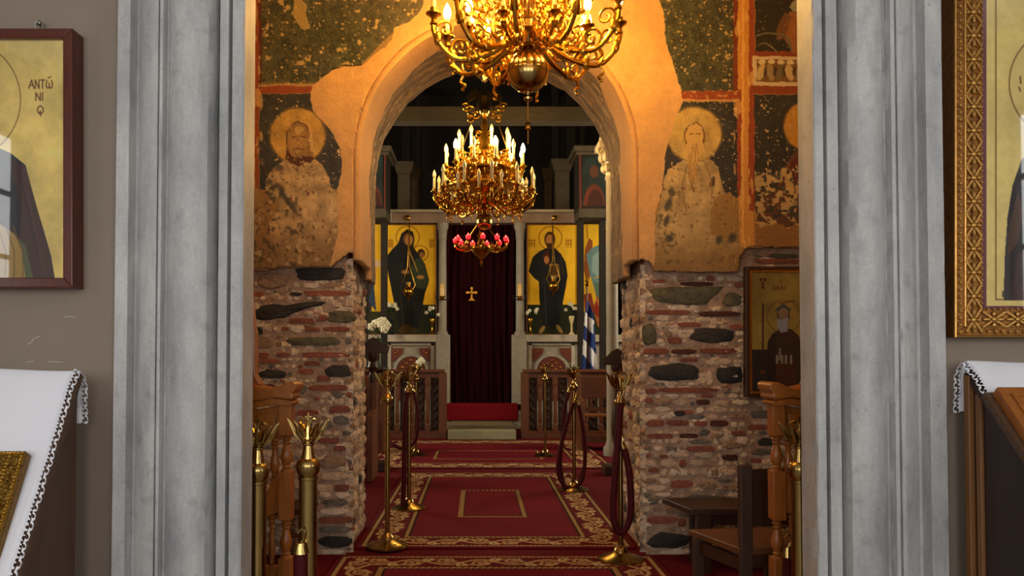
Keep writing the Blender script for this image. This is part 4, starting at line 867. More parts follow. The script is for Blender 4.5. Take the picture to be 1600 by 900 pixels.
p = F(650, 713); rope('velvet_rope', [(646, 612, -.03), (652, 640, -.04), (652, 675, -.05), (644, 695, -.05), (628, 700, -.1), (612, 694, -.3)], p.y, .024, 'dark red rope sagging from the far left stanchion', (0,), (630, 702))
rope('velvet_rope', [(470, 862, 0), (470, 900, 0), (470, 960, 0), (466, 975, .02)], 3.10, .028, 'thick dark red rope end hanging by the left brass post', (0,), (470, 975))
rope('velvet_rope', [(1231, 868, 0), (1231, 900, 0), (1230, 960, 0), (1232, 975, .02)], 3.3, .022, 'dark rope end with brass tip by the right stall', (0,), (1231, 975))
# ---- choir stalls
def turned(b, x, y, z0, z1, r):
    L = z1-z0; b.lathe((x, y, z0), [(r, 0), (r, .04*L), (r*.55, .07*L), (r*.8, .12*L), (r*.55, .16*L), (r*.95, .3*L), (r*1.02, .42*L), (r*.7, .6*L), (r*.5, .72*L), (r*.75, .78*L), (r*.5, .82*L), (r*.9, .87*L), (r*.6, .92*L), (r, .96*L), (r, L)], 14)
def stall(mx, label):
    Y0 = 3.52; g = lambda px, py, Y=Y0: P(mx(px), py, Y); bse = g(425, 1000); bse.z = 0
    t = thing('choir_stall', bse, label, 'stall'); xs = lambda px, Y=Y0: g(px, 700, Y).x; zz = lambda py: g(700, py).z
    def pr(name, pts, y0, y1, m=M_wood, bevel=.004): B().prism([(g(a, b_).x, y0, max(g(a, b_).z, 0)) for a, b_ in pts], (0, y1-y0, 0)).build(name, m, t, bevel=bevel)
    pr('arm_cap', [(385, 602), (400, 601), (412, 604), (428, 607), (440, 603), (452, 597), (462, 596), (467, 600), (466, 608), (461, 614), (463, 620), (458, 624), (446, 622), (430, 620), (410, 624), (385, 628)], 3.46, 3.62, bevel=.006)
    pr('arm_moulding', [(388, 628), (410, 625), (430, 621), (446, 623), (457, 625), (462, 628), (458, 634), (446, 633), (430, 631), (410, 635), (388, 640)], 3.475, 3.605, bevel=.004)
    pr('arm_panel', [(385, 638), (400, 640), (437, 634), (437, 688), (385, 690)], 3.53, 3.56); pr('panel_field', [(400, 648), (430, 645), (430, 680), (400, 682)], 3.518, 3.53, bevel=.005)
    x0, x1 = sorted((xs(437), xs(456)))
    b = B().box(x0, 3.50, zz(680), x1, 3.575, zz(632)).box(x0, 3.50, zz(812), x1, 3.575, zz(736)).box(x0, 3.50, 0, x1, 3.575, zz(872)); xc = (x0+x1)/2
    turned(b, xc, 3.538, zz(737), zz(679), .027); turned(b, xc, 3.538, zz(873), zz(811), .027); b.build('front_post', M_wood, t, True, bevel=.002, ang=.6)
    b = B(); turned(b, xs(428), 3.538, zz(752), zz(686), .021); b.build('baluster', M_wood, t, True)
    for a in (398, 411, 424): b = B(); turned(b, xs(a), 3.538, zz(890), zz(806), .017); b.build('baluster', M_wood, t, True)
    pr('seat_bracket', [(385, 815), (385, 788), (404, 784), (416, 772), (424, 752), (436, 738), (437, 800), (420, 806)], 3.515, 3.56)
    pr('foot_rail', [(385, 886), (437, 886), (437, 925), (385, 925)], 3.51, 3.565)
    pr('back_wing', [(300, 430), (386, 430), (394, 480), (397, 512), (399, 520), (399, 585), (404, 594), (408, 602), (300, 620)], 3.52, 3.575, bevel=.008)
    pr('side_panel', [(300, 610), (386, 610), (386, 1000), (300, 1000)], 3.53, 3.565)
    xb0, xb1 = sorted((xs(300), xs(316))); B().box(xb0, 3.06, 0, xb1, 3.53, 1.75).build('back_panel', M_wood, t); x0, x1 = sorted((xs(316), xs(420)))
    B().box(x0, 3.06, .48, x1-0.0, 3.50, .51).build('seat', M_wood, t, bevel=.006)
    return t
stall(lambda x: x, 'varnished oak choir stall with scrolled arm behind the left marble jamb')
stall(lambda x: 1662-x+0, 'varnished oak choir stall with scrolled arm behind the right marble jamb')
# ---- bench and chair
t = thing('bench', (1.6, 4.8, 0), 'dark wooden bench against the stone wall under the icon', 'bench'); b0 = P(1045, 785, 4.95)
B().prism([(1.14, 4.98, .345), (1.22, 4.60, .345), (2.35, 4.60, .345), (2.35, 4.98, .345)], (0, 0, .035)).build('seat', M_darkwood, t, bevel=.004)
for x, y in ((1.26, 4.63), (1.30, 4.90), (2.2, 4.63), (2.2, 4.90)): B().box(x, y, 0, x+.085, y+.06, .345).build('leg', M_darkwood, t, bevel=.004)
B().box(1.30, 4.65, .28, 2.25, 4.67, .345).build('apron', M_darkwood, t)
t = thing('chair', (1.42, 3.9, 0), 'dark brown wooden chair seen from behind, next to the right stall', 'chair'); ca_, sa_ = math.cos(.32), math.sin(.32)
def lc(x, y): return (1.235+x*ca_-y*(-sa_)*-1, 3.72+x*sa_*-0.0+x*.0+y*ca_+x*.12)
def cpost(x, y, w, d, z0, z1, name, m=M_darkwood):
    X0, Y0 = lc(x, y); B().box(X0-w/2, Y0-d/2, z0, X0+w/2, Y0+d/2, z1).build(name, m, t, bevel=.004)
cpost(0, 0, .055, .05, 0, .75, 'leg'); cpost(.40, 0, .055, .05, 0, .75, 'leg'); cpost(0, .38, .05, .05, 0, .34, 'leg'); cpost(.40, .38, .05, .05, 0, .34, 'leg')
c_ = [lc(.02, 0), lc(.38, 0)]; B().prism([(c_[0][0], c_[0][1], .47), (c_[1][0], c_[1][1], .47), (c_[1][0], c_[1][1], .73), (c_[0][0], c_[0][1], .73)], (0, .022, 0)).build('backrest', M_darkwood, t, bevel=.003)
q_ = [lc(-.03, -.02), lc(.43, -.02), lc(.43, .42), lc(-.03, .42)]; B().prism([(a, b_, .34) for a, b_ in q_], (0, 0, .03)).build('seat', mat('chair_seat_wood', (104, 62, 30), .4, noise=(8, .35)), t, bevel=.004)
q_ = [lc(0, 0), lc(.4, 0)]; B().beam((*q_[0], .20), (*q_[1], .20), .02, .05).build('stretcher', M_darkwood, t); q_ = [lc(0, 0), lc(0, .38)]; B().beam((*q_[0], .29), (*q_[1], .29), .02, .06).build('seat_rail', M_darkwood, t); q_ = [lc(0.02, 0), lc(.38, 0)]; B().beam((*q_[0], .31), (*q_[1], .31), .02, .06).build('seat_rail', M_darkwood, t)
t = thing('stool', (-1.18, 4.86, 0), 'small dark wooden stool against the left pier behind the brass post', 'stool')
B().box(-1.45, 4.72, .32, -1.0, 5.03, .36).build('seat', M_darkwood, t, bevel=.004)
for x, y in ((-1.43, 4.74), (-1.06, 4.74), (-1.43, 4.98), (-1.06, 4.98)): B().box(x, y, 0, x+.04, y+.04, .32).build('leg', M_darkwood, t)
# ---- framed icon on the stone wall
t = thing('framed_icon', P(1245, 622, 5.03), 'small gold icon in thin dark frame hanging on the stone wall', 'icon')
mitred('frame_bar', 1166, 416, 1325, 621, 6, 5.0, 5.06, M_darkwood, t); mitred('gilt_fillet', 1171, 421, 1320, 616, 4.5, 5.005, 5.05, M_gold, t)
cv = Cv(1174, 424, 1317, 613, .8, (206, 168, 78), 31); cv.mottle(30, .15, 1); cv.rect(1174, 546, 1320, 614, (44, 44, 46)); cv.mottle(20, .2, 2)
cv.ring(1225, 495, 26, .6, (120, 84, 34), .8); rb_ = [(1197, 614), (1199, 535), (1206, 522), (1218, 514), (1236, 514), (1248, 524), (1254, 545), (1256, 614)]
cv.poly(rb_, (44, 30, 36)); cv.poly([(1208, 614), (1214, 565), (1226, 572), (1240, 560), (1246, 614)], (88, 28, 32)); cv.ell(1224, 494, 10, 16, (92, 70, 56)); cv.ell(1224, 490, 8, 10, (186, 150, 120)); cv.poly([(1215, 497), (1222, 500), (1232, 496), (1230, 518), (1220, 520), (1214, 510)], (206, 204, 208)); cv.line([(1214, 484), (1224, 477), (1234, 484)], 4, (60, 84, 90))
for x in (1214, 1222, 1228, 1236): cv.line([(x, 567), (x, 556)], 3.4, (206, 190, 160))
cv.line([(1218, 562), (1219, 545)], 3, (196, 180, 160)); cv.line([(1192, 475), (1192, 580)], 2.4, (80, 24, 24)); cv.ell(1192, 581, 4, 3, (150, 70, 40)); cv.line([(1218, 474), (1242, 470)], 1.6, (110, 40, 30))
for (x, y) in ((1189, 437), (1195, 437), (1192, 443), (1192, 449)): cv.ell(x, y, 2.4, 3, (140, 40, 30))
cv.line([(1217, 440), (1220, 436), (1223, 440), (1220, 443), (1217, 440)], 1, (130, 60, 30))
for k in range(6): cv.line([(1209+k*3.4, 452), (1209+k*3.4+(k % 2)*2, 447)], 1.3, (120, 50, 30))
painted('painted_panel', cv, wallfn(5.02), M_panel, t, .015)
a_, b2 = P(1173, 614, 5.008), P(1318, 423, 5.008); B().box(a_.x, 5.008, a_.z, b2.x, 5.011, b2.z).build('glass_pane', glass('icon_glass'), t)
# ------------------------------------------------------------------ carpets
M_rug = mat('woven_rug', (200, 200, 200), .95, attr=True, noise=(260, .2), spec=.1)
RC, CRM, DK, RB = (110, 20, 32), (186, 156, 108), (36, 22, 22), (96, 16, 26)
def rug(x0, x1, y0, y1, zt, label, band=.30, inner=None, res=.008):
    cx = (x0+x1)/2; hw = (x1-x0)/2; L = y1-y0; cv = Cv(-hw, 0, hw, L, res, RC, 77); X, Y = cv.X, cv.Y
    dx = hw-np.abs(X); dy = np.minimum(Y, L-Y); side = dx < dy; d = np.minimum(dx, dy)
    u = np.where(side, Y, X); cv.mottle(.5, .10, 1)
    def bandm(a, b_): return (d >= a) & (d < b_)
    cv.on(bandm(0, .03), (104, 18, 30)); cv.on(bandm(.03, .036), DK); cv.on(bandm(.036, .058), CRM); cv.on(bandm(.036, .058) & ((u/.03) % 1 < .28), (120, 84, 50)); cv.on(bandm(.058, .064), DK)
    i0, i1 = .064, band-.05; bd = bandm(i0, i1); cv.on(bd, RB); v = (d-i0)/(i1-i0)*2-1; w = i1-i0; per = w*1.9
    ph = u/per; vine = np.abs(v-.50*np.sin(2*math.pi*ph))/np.sqrt(1+(.5*2*math.pi/per*w/2*np.cos(2*math.pi*ph))**2)
    cv.on(bd & (vine < .11), CRM)
    v2 = np.abs(v+.62*np.sin(2*math.pi*ph+.5))/np.sqrt(1+(.62*2*math.pi/per*w/2*np.cos(2*math.pi*ph+.5))**2); cv.on(bd & (v2 < .075), (176, 140, 96))
    for off, sg in ((.25, -1), (.75, 1)):
        du = ((ph-off+.5) % 1-.5)*per/(w/2); dv = v-sg*.28*1.0; r = np.hypot(du, dv); th = np.arctan2(dv, du)
        cv.on(bd & (np.abs(r-.42-.05*np.sin(5*th)) < .085), CRM); cv.on(bd & (r < .17+.06*np.sin(5*th)), CRM)
        r2 = np.hypot(du-.85, v+sg*.55); cv.on(bd & (np.abs(r2-.2) < .085), (206, 184, 140))
        r3 = np.hypot(du+.8, v-sg*.7); cv.on(bd & (r3 < .15), CRM)
    cv.flecks(.02, .74, CRM, 7, bd, .7)
    cv.on(bandm(band-.05, band-.042), DK); cv.on(bandm(band-.042, band-.012), (188, 152, 92)); cv.on(bandm(band-.042, band-.012) & (((u+d*.6)/.036) % 1 < .4), (92, 64, 36)); cv.on(bandm(band-.012, band), DK)
    if inner:
        a, b_, c, e = inner; ix = np.minimum(X+cx-a, b_-X-cx); iy = np.minimum(Y+y0-c, e-Y-y0); q = np.minimum(ix, iy)
        cv.on((q > 0) & (q < .05), DK); k = (q > .007) & (q < .042); cv.on(k, (186, 150, 92)); cv.on(k & (((X+Y+q)/.04) % 1 < .42), (92, 64, 36))
    cv.h = .0015*(vn(X*200, Y*200, 3)-.5)
    o = painted('patterned_rug', cv, lambda a, b_, h: np.stack([a+cx, b_+y0, zt+h], -1), M_rug, None, zt-.0005 if False else -.009)
    tag(o, label, 'rug', 'red patterned church rugs'); return o
rug(-.87, 1.10, 3.1, 5.04, .012, 'red patterned rug nearest the doorway, in front of the arch', .33)
rug(-.80, 1.03, 5.24, 8.62, .012, 'red patterned rug passing through the arch with a small central square', .33, (-.16, .385, 6.22, 7.5))
rug(-1.30, 1.55, 8.98, 11.95, .012, 'red patterned rug before the sanctuary steps', .42, (-.55, .80, 9.75, 10.65), .011)
# ------------------------------------------------------------------ iconostasis
YI = 14.2
ico = thing('iconostasis', (.1, YI, 0), 'pale marble icon screen with beam and colonnettes across the nave', 'icon screen')
M_mar2 = mat('cream_marble', (206, 196, 178), .45, noise=(5, .25), rgb2=(164, 154, 138)); M_mar3 = mat('pinkish_marble', (164, 142, 126), .5, noise=(6, .3)); M_slab = mat('carved_grey_slab', (170, 164, 150), .6, noise=(8, .25))
M_relief = mat('painted_red_relief', (120, 50, 34), .6, noise=(30, .4), bump=(60, .5)); M_greenmar = mat('green_veined_marble', (168, 172, 138), .35, noise=(2.2, .4), rgb2=(120, 112, 88), stretch=(.6, 2, 1))
def bxp(px0, py0, px1, py1, Yf, Yb, name, m, root, bevel=.005):
    a, b_ = P(px0, py1, Yf), P(px1, py0, Yf); return B().box(a.x, Yf, max(a.z, 0), b_.x, Yb, b_.z).build(name, m, root, bevel=bevel)
bxp(430, 331, 612, 347, YI-.12, YI+.2, 'beam', M_mar2, ico); bxp(612, 333, 903, 348, YI-.10, YI+.2, 'beam', M_mar3, ico); bxp(903, 331, 1100, 348, YI-.12, YI+.2, 'beam', M_mar2, ico); bxp(425, 327, 1105, 331.5, YI-.18, YI+.2, 'cornice', M_mar2, ico)
for px in (637, 866): B().ball(P(px, 340, YI-.13), .05, .02, .05, 10, 6).build('boss', M_gold, ico, True)
def colonnette(x0, x1):
    a, b_ = P(x0, 525, YI-.1), P(x1, 348, YI-.1); c = (a.x+b_.x)/2; r = (b_.x-a.x)/2; H = b_.z-a.z
    B().lathe((c, YI-.02, a.z), [(r, 0), (r, .06), (r*.75, .09), (r*.72, H*.5), (r*.68, H-.30), (r*.8, H-.29), (r*.72, H-.27), (r*.85, H-.12), (r*1.05, H-.08), (r*1.05, H)], 16).build('colonnette', M_slab, ico, True)
for a, b_ in ((682, 700), (804, 822)): colonnette(a, b_)
bxp(681, 523, 703, 632, YI-.14, YI+.1, 'pedestal', M_slab, ico); bxp(800, 523, 823, 632, YI-.14, YI+.1, 'pedestal', M_slab, ico)
for a, b_ in ((596, 600), (904, 908)): bxp(a, 348, b_, 523, YI-.05, YI+.05, 'icon_post', M_pew, ico)
for a, b_ in ((430, 681), (823, 1100)): bxp(a, 514 if 0 else 523, b_, 534, YI-.16, YI+.1, 'ledge', M_mar2, ico); bxp(a, 534, b_, 680, YI-.02, YI+.1, 'parapet', M_slab, ico, 0)
for cx_ in (642, 862):
    for (x0, x1) in ((cx_-36, cx_-31), (cx_+31, cx_+36)): bxp(x0, 536, x1, 640, YI-.06, YI-.02, 'moulding', M_mar2, ico)
    bxp(cx_-36, 536, cx_+36, 540, YI-.06, YI-.02, 'moulding', M_mar2, ico); c = P(cx_, 580, YI-.05); k = YI/FPX
    b = B(); n = 18
    for i in range(n):
        a0, a1 = math.pi*i/n, math.pi*(i+1)/n
        b.prism([(c.x+r*k*math.cos(a), c.y-.02, c.z+r*k*math.sin(a)) for r, a in ((28, a0), (28, a1), (23, a1), (23, a0))], (0, .05, 0))
    b.build('arch_relief', M_slab, ico)
    B().prism([(c.x+22.5*k*math.cos(math.pi*i/20), c.y-.004, c.z+22.5*k*math.sin(math.pi*i/20)) for i in range(21)]+[(c.x-22.5*k, c.y-.004, c.z-.5), (c.x+22.5*k, c.y-.004, c.z-.5)], (0, .03, 0)).build('tympanum', M_relief, ico)
    for s in (-1, 1):
        B().prism([(c.x+s*30*k, c.y-.004, c.z+36*k), (c.x+s*12*k, c.y-.004, c.z+36*k), (c.x+s*14*k, c.y-.004, c.z+27*k), (c.x+s*24*k, c.y-.004, c.z+18*k), (c.x+s*30*k, c.y-.004, c.z+14*k)], (0, .03, 0)).build('spandrel', M_relief, ico)
    b = B()
    for (x, y, r) in ((0, 17, 2.2), (-7, 12, 2), (7, 12, 2), (-13, 6, 2), (13, 6, 2), (0, 8, 2.4), (-6, 3, 1.8), (6, 3, 1.8), (-17, 0, 1.6), (17, 0, 1.6), (-24, 28, 1.6), (24, 28, 1.6), (-20, 31, 1.2), (20, 31, 1.2)): b.ball((c.x+x*k, c.y-.008, c.z+y*k), r*k, .012, r*k, 7, 5)
    b.build('gilt_ornament', M_gold, ico, True, kind='stuff')
# steps
def stp(name, b, m): struct(name, b, m)
a_, b2 = P(690, 687, 12.15), P(813, 687, 12.15); struct('step_marble', B().box(-.46, 12.15, 0, .575, 13.975, .14), M_greenmar, bevel=.008)
struct('step_slab', B().box(-2.9, 13.98, 0, 3.1, 16.5, .30), M_slab)
a_, b2 = P(697, 657, 13.95), P(810, 630, 13.95)
tag(B().box(a_.x, 13.93, .141, b2.x, 14.05, b2.z).build('carpeted_step', mat('crimson_carpet', (122, 14, 26), .9, spec=.15, noise=(80, .2)), None, bevel=.03), 'crimson carpeted step below the dark sanctuary curtain', 'step')
# curtain
cv = Cv(698, 346, 807, 634, 1.2, (70, 12, 20), 5); fo = np.sin((cv.X+3*np.sin(cv.Y/60))*.55)*.5+np.sin(cv.X*.9+1.3)*.3; cv.h = fo*.04
cur = painted('sanctuary_curtain', cv, wallfn(YI+.15), mat('dark_red_velvet', (40, 6, 10), .9, spec=.1), None, .008); tag(cur, 'dark red velvet curtain closing the sanctuary door', 'curtain')
k = .85*(YI+.08)/FPX; c = P(737, 457, YI+.08); b = B()
for i in range(4):
    a = i*math.pi/2; ca, sa = math.cos(a), math.sin(a); L = 11 if i != 3 else 15
    f = lambda x, y: Vector((c.x+(x*ca-y*sa)*k, c.y, c.z+(x*sa+y*ca)*k))
    b.prism([f(0, -1.2), f(L-4, -1.6), f(L-4, -3.2), f(L-2, -1.6), f(L, 0), f(L-2, 1.6), f(L-4, 3.2), f(L-4, 1.6), f(0, 1.2)], (0, .02, 0))
b.ball(c, 3.2*k, .03, 3.2*k, 8, 6)
b.prism([(c.x-7*k, c.y, c.z-15*k), (c.x+7*k, c.y, c.z-15*k), (c.x+2*k, c.y, c.z-12*k), (c.x-2*k, c.y, c.z-12*k)], (0, .02, 0))
tag(b.build('curtain_cross', mat('gold_embroidery', (206, 160, 60), .4, .6), None), 'small ornate gold cross hanging on the dark red curtain', 'cross')
# ---- icons of the screen
GL = (238, 188, 44)
M_gicon = mat('icon_gold_ground', (200, 200, 200), .6, attr=True, noise=(30, .06), spec=.12)
def screen_icon(name, x0, y0, x1, y1, paint, label):
    t = thing(name, P((x0+x1)/2, y1, YI), label, 'icon', 'large gold icons of the marble screen')
    cv = Cv(x0, y0, x1, y1, .7, GL, int(x0)); cv.mottle(35, .12, 1); paint(cv); painted('painted_panel', cv, wallfn(YI-.03), M_gicon, t, .03)
    mitred('frame_bar', x0-1.5, y0-1.5, x1+1.5, y1+1.5, 1.8, YI-.06, YI+.03, M_pew, t); return t
def i_mother(cv):
    cv.rect(601, 476, 683, 523, (38, 42, 26)); cv.ring(637, 371, 18, .7, (150, 96, 24)); cv.ring(657, 396, 12, .7, (150, 96, 24))
    cv.poly([(604, 414), (606, 398), (614, 388), (622, 380), (627, 365), (636, 358), (645, 362), (648, 374), (646, 386), (653, 396), (658, 410), (666, 424), (670, 442), (664, 458), (658, 490), (652, 514), (624, 516), (617, 480), (611, 450)], (30, 30, 30))
    cv.poly([(641, 418), (650, 404), (658, 402), (664, 412), (671, 438), (664, 452), (652, 450), (642, 436)], (54, 62, 44)); cv.ell(658, 396, 6, 7, (58, 40, 26)); cv.ell(659, 398, 3.6, 4.6, (150, 100, 56)); cv.ell(638, 373, 8, 11, (118, 76, 40)); cv.ell(639, 375, 6, 8.5, (176, 122, 66)); cv.line([(630, 366), (637, 362), (645, 368)], 3, (40, 26, 26))
    cv.line([(638, 386), (642, 398), (648, 412), (652, 424)], 1.2, (206, 160, 60)); cv.ell(657, 433, 6, 3, (170, 120, 60)); cv.ell(633, 425, 7, 3, (160, 110, 56)); cv.line([(628, 410), (626, 460), (630, 510)], 1.6, (52, 50, 46)); cv.line([(640, 440), (644, 510)], 1.6, (20, 20, 20)); cv.poly([(622, 516), (630, 506), (640, 508), (654, 516), (650, 520), (624, 520)], (70, 52, 24))
    for x in (607, 671):
        for j in range(3): cv.line([(x, 376+j*4), (x+7, 376+j*4)], 1.1, (150, 84, 24)); cv.line([(x+1+j*2.5, 374), (x+1+j*2.5, 387)], 1, (150, 84, 24))
def i_christ(cv):
    cv.rect(822, 476, 902, 523, (38, 42, 26)); cv.ring(860, 372, 18, .7, (150, 96, 24))
    cv.poly([(826, 424), (832, 402), (842, 393), (852, 388), (868, 388), (876, 396), (884, 410), (887, 430), (884, 450), (878, 480), (873, 508), (848, 510), (843, 470), (842, 440), (834, 434)], (30, 32, 34))
    cv.poly([(848, 400), (856, 390), (860, 410), (853, 416)], (84, 34, 26)); cv.ell(859, 374, 8.5, 12, (66, 40, 22)); cv.ell(859, 375, 6, 9, (178, 120, 64)); cv.poly([(853, 380), (865, 380), (863, 388), (859, 390), (855, 388)], (70, 40, 20)); cv.poly([(858, 412), (873, 412), (875, 432), (860, 434)], (140, 110, 56)); cv.rect(860, 415, 872, 430, (84, 58, 30)); cv.ell(854, 406, 4, 6, (176, 120, 66))
    cv.line([(850, 430), (852, 470), (854, 506)], 1.6, (52, 54, 56)); cv.line([(866, 440), (868, 500)], 1.6, (18, 18, 20)); cv.line([(876, 400), (880, 430)], 1.5, (70, 58, 40)); cv.ell(847, 515, 3, 7, (150, 120, 66), 1, .6); cv.ell(874, 514, 3, 8, (150, 120, 66), 1, -.6)
    for x in (827, 884):
        for j in range(2): cv.line([(x, 376+j*5), (x+9, 376+j*5)], 1.1, (150, 84, 24)); cv.line([(x+1+j*3, 374), (x+1+j*3, 386)], 1, (150, 84, 24)); cv.line([(x+8, 374), (x+8, 386)], 1, (150, 84, 24))
def i_archangel(cv):
    cv.rect(908, 487, 960, 524, (40, 56, 34)); cv.poly([(912, 420), (914, 390), (920, 372), (926, 376), (924, 420), (918, 450)], (150, 84, 40)); cv.poly([(916, 398), (924, 388), (936, 382), (952, 384), (962, 400), (962, 450), (950, 460), (930, 456), (922, 430)], (112, 146, 146)); cv.poly([(926, 400), (936, 392), (944, 410), (934, 432), (924, 424)], (146, 176, 172)); cv.poly([(928, 440), (950, 448), (962, 440), (962, 490), (946, 492), (932, 470)], (92, 120, 104)); cv.poly([(926, 480), (934, 462), (944, 500), (940, 516), (934, 510)], (180, 110, 60)); cv.poly([(926, 486), (932, 470), (940, 490), (934, 496)], (150, 50, 30)); cv.ell(944, 370, 8, 11, (84, 50, 26)); cv.ell(945, 371, 5.5, 8, (190, 130, 72)); cv.poly([(912, 460), (924, 458), (930, 488), (914, 488)], (140, 60, 36)); cv.line([(917, 352), (918, 372)], 1.6, (150, 84, 24)); cv.line([(930, 434), (948, 428)], 2, (214, 168, 84))
def i_edge(cv):
    cv.rect(540, 487, 597, 524, (60, 62, 40)); cv.ell(570, 400, 12, 24, (150, 90, 50)); cv.poly([(545, 487), (548, 420), (565, 400), (582, 410), (586, 440), (580, 487)], (64, 56, 60)); cv.ell(590, 412, 6, 6, (220, 190, 150)); cv.poly([(575, 470), (584, 440), (588, 487)], (60, 76, 96))
screen_icon('screen_icon', 601, 351, 681, 522, i_mother, 'gold icon of a dark-robed mother and child left of the curtain'); screen_icon('screen_icon', 824, 351, 902, 522, i_christ, 'gold icon of a dark-robed man holding a book right of the curtain'); screen_icon('screen_icon', 910, 349, 962, 522, i_archangel, 'gold icon of a winged figure in pale blue at the right end'); screen_icon('screen_icon', 540, 350, 595, 522, i_edge, 'gold icon half hidden behind the left arch pier')
# ---- hanging lamps, sconces, flowers
def kandili(px, py, label):
    Y = YI-.35; c = P(px, py, Y); t = thing('hanging_oil_lamp', (c.x, Y, c.z-.22), label, 'lamp', 'small gilt hanging lamps')
    B().lathe((0, 0, .0), [(.004, 0), (.018, .02), (.006, .05), (.03, .08), (.085, .14), (.09, .20), (.06, .25), (.04, .26), (.045, .30)], 16).build('bowl', M_gold, t, True, world=False)
    b = B(); zt = P(px, 343, YI-.13).z-(c.z-.22)
    for i in range(3):
        a = .5+i*2.09; B().tube([(.085*math.cos(a), .085*math.sin(a), .22), (.13*math.cos(a), .13*math.sin(a), .30), (.02*math.cos(a), .02*math.sin(a), .62), (0, .22, zt)], .006, 5).build('chain', M_gold, t, True, world=False)
    B().lathe((0, 0, .27), [(.03, 0), (.04, .03), (.045, .07), (.035, .07)], 12).build('glass_cup', mat('amber_glass', (230, 190, 110), .2), t, True, world=False)
kandili(638, 452, 'gilt oil lamp hanging before the mother and child icon'); kandili(865, 443, 'gilt oil lamp hanging before the icon of the man with book')
def sconce(px, label):
    Y = YI-.28; c = P(px, 470, Y); t = thing('candle_sconce', (c.x, Y, c.z), label, 'lamp', 'amber lamps on the colonnettes')
    B().lathe((0, 0, 0), [(.02, 0), (.05, .02), (.02, .05), (.06, .07), (.05, .08)], 12).build('holder', M_gold, t, True, world=False); B().lathe((0, 0, .08), [(.04, 0), (.045, .10), (.04, .20), (.03, .22)], 12).build('amber_glass', mat('amber_glass', (230, 190, 110), .2), t, True, world=False)
    B().tube([(0, .02, .04), (0, .16, .04), (0, .18, .10)], .01, 6).build('arm', M_gold, t, True, world=False)
    for s in (-1, 1): B().tube(cr([(0, 0, .03), (s*.08, 0, .02), (s*.11, 0, .06), (s*.11, 0, .10)], 4), .010, 6).build('side_branch', M_black, t, True, world=False)
sconce(691, 'small amber lamp on the left colonnette'); sconce(812, 'small amber lamp on the right colonnette')
def bouquet(px, py, Y, label, r, n, vase, seed, fl=.035):
    rnd = random.Random(seed); c = P(px, py, Y); zb = P(px, vase[1], Y).z; t = thing('flower_vase', (c.x, Y, zb), label, 'flowers', 'white flowers before the screen'); H = c.z-zb
    B().lathe((0, 0, 0), [(.05, 0), (.045, .02), (.018, .05), (.016, H*.4), (.03, H*.5), (.05, H*.7), (.045, H*.75)], 12).build('vase', vase[0], t, True, world=False)
    b = B()
    for i in range(26):
        a = rnd.uniform(0, 6.28); rr = r*rnd.uniform(.5, 1.15); e = rnd.uniform(-.4, 1.1); d = Vector((math.cos(a)*math.cos(e), math.sin(a)*math.cos(e), math.sin(e)))*rr; u = d.cross(Vector((0, 0, 1))).normalized()*.018; q = Vector((0, 0, H*.85)); b.add([q+d*.3, q+d*.7+u, q+d, q+d*.7-u], [(0, 1, 2, 3)])
    b.build('leaves', M_leaf, t, world=False, kind='stuff')
    for i in range(n):
        a = rnd.uniform(0, 6.28); e = rnd.uniform(-.2, 1.3); rr = r*rnd.uniform(.5, .95); q = Vector((math.cos(a)*math.cos(e)*rr, math.sin(a)*math.cos(e)*rr, H+math.sin(e)*rr*.9)); b = B()
        for p_ in range(5): b.ball(q+Vector((math.cos(p_*1.257)*fl*.6, -.01, math.sin(p_*1.257)*fl*.6)), fl*.55, fl*.4, fl*.55, 6, 4)
        b.ball(q+Vector((0, -.018, 0)), fl*.4, n=6, m=4); b.build('flower', M_white, t, True, world=False)
bouquet(675, 490, YI-.3, 'white flowers in a brass holder under the left colonnette', .14, 6, (M_gold, 523), 1, .03); bouquet(612, 484, YI-.28, 'white flowers at the left corner of the mother and child icon', .15, 7, (M_black, 523), 2, .03); bouquet(829, 489, YI-.3, 'white flowers in a brass holder under the right colonnette', .14, 6, (M_gold, 523), 3, .03); bouquet(893, 484, YI-.28, 'white flowers at the right corner of the icon with the book', .15, 6, (M_ivory, 523), 4, .03)
bouquet(592, 513, 11.6, 'large white bouquet beside the left arch pier', .17, 12, (M_leaf, 574), 5, .055)
bouquet(655, 568, 12.33, 'low white flowers lying on the left barrier rail', .10, 8, (M_ivory, 577), 6, .035)
pd = P(592, 574, 11.6); tag(B().lathe((pd.x, 11.6, 0), [(.17, 0), (.17, .05), (.06, .1), (.05, .4), (.08, .5), (.05, .6), (.05, pd.z-.08), (.14, pd.z-.03), (.14, pd.z)], 14).build('flower_pedestal', M_darkwood, None, True), 'dark turned pedestal under the large white bouquet', 'pedestal')
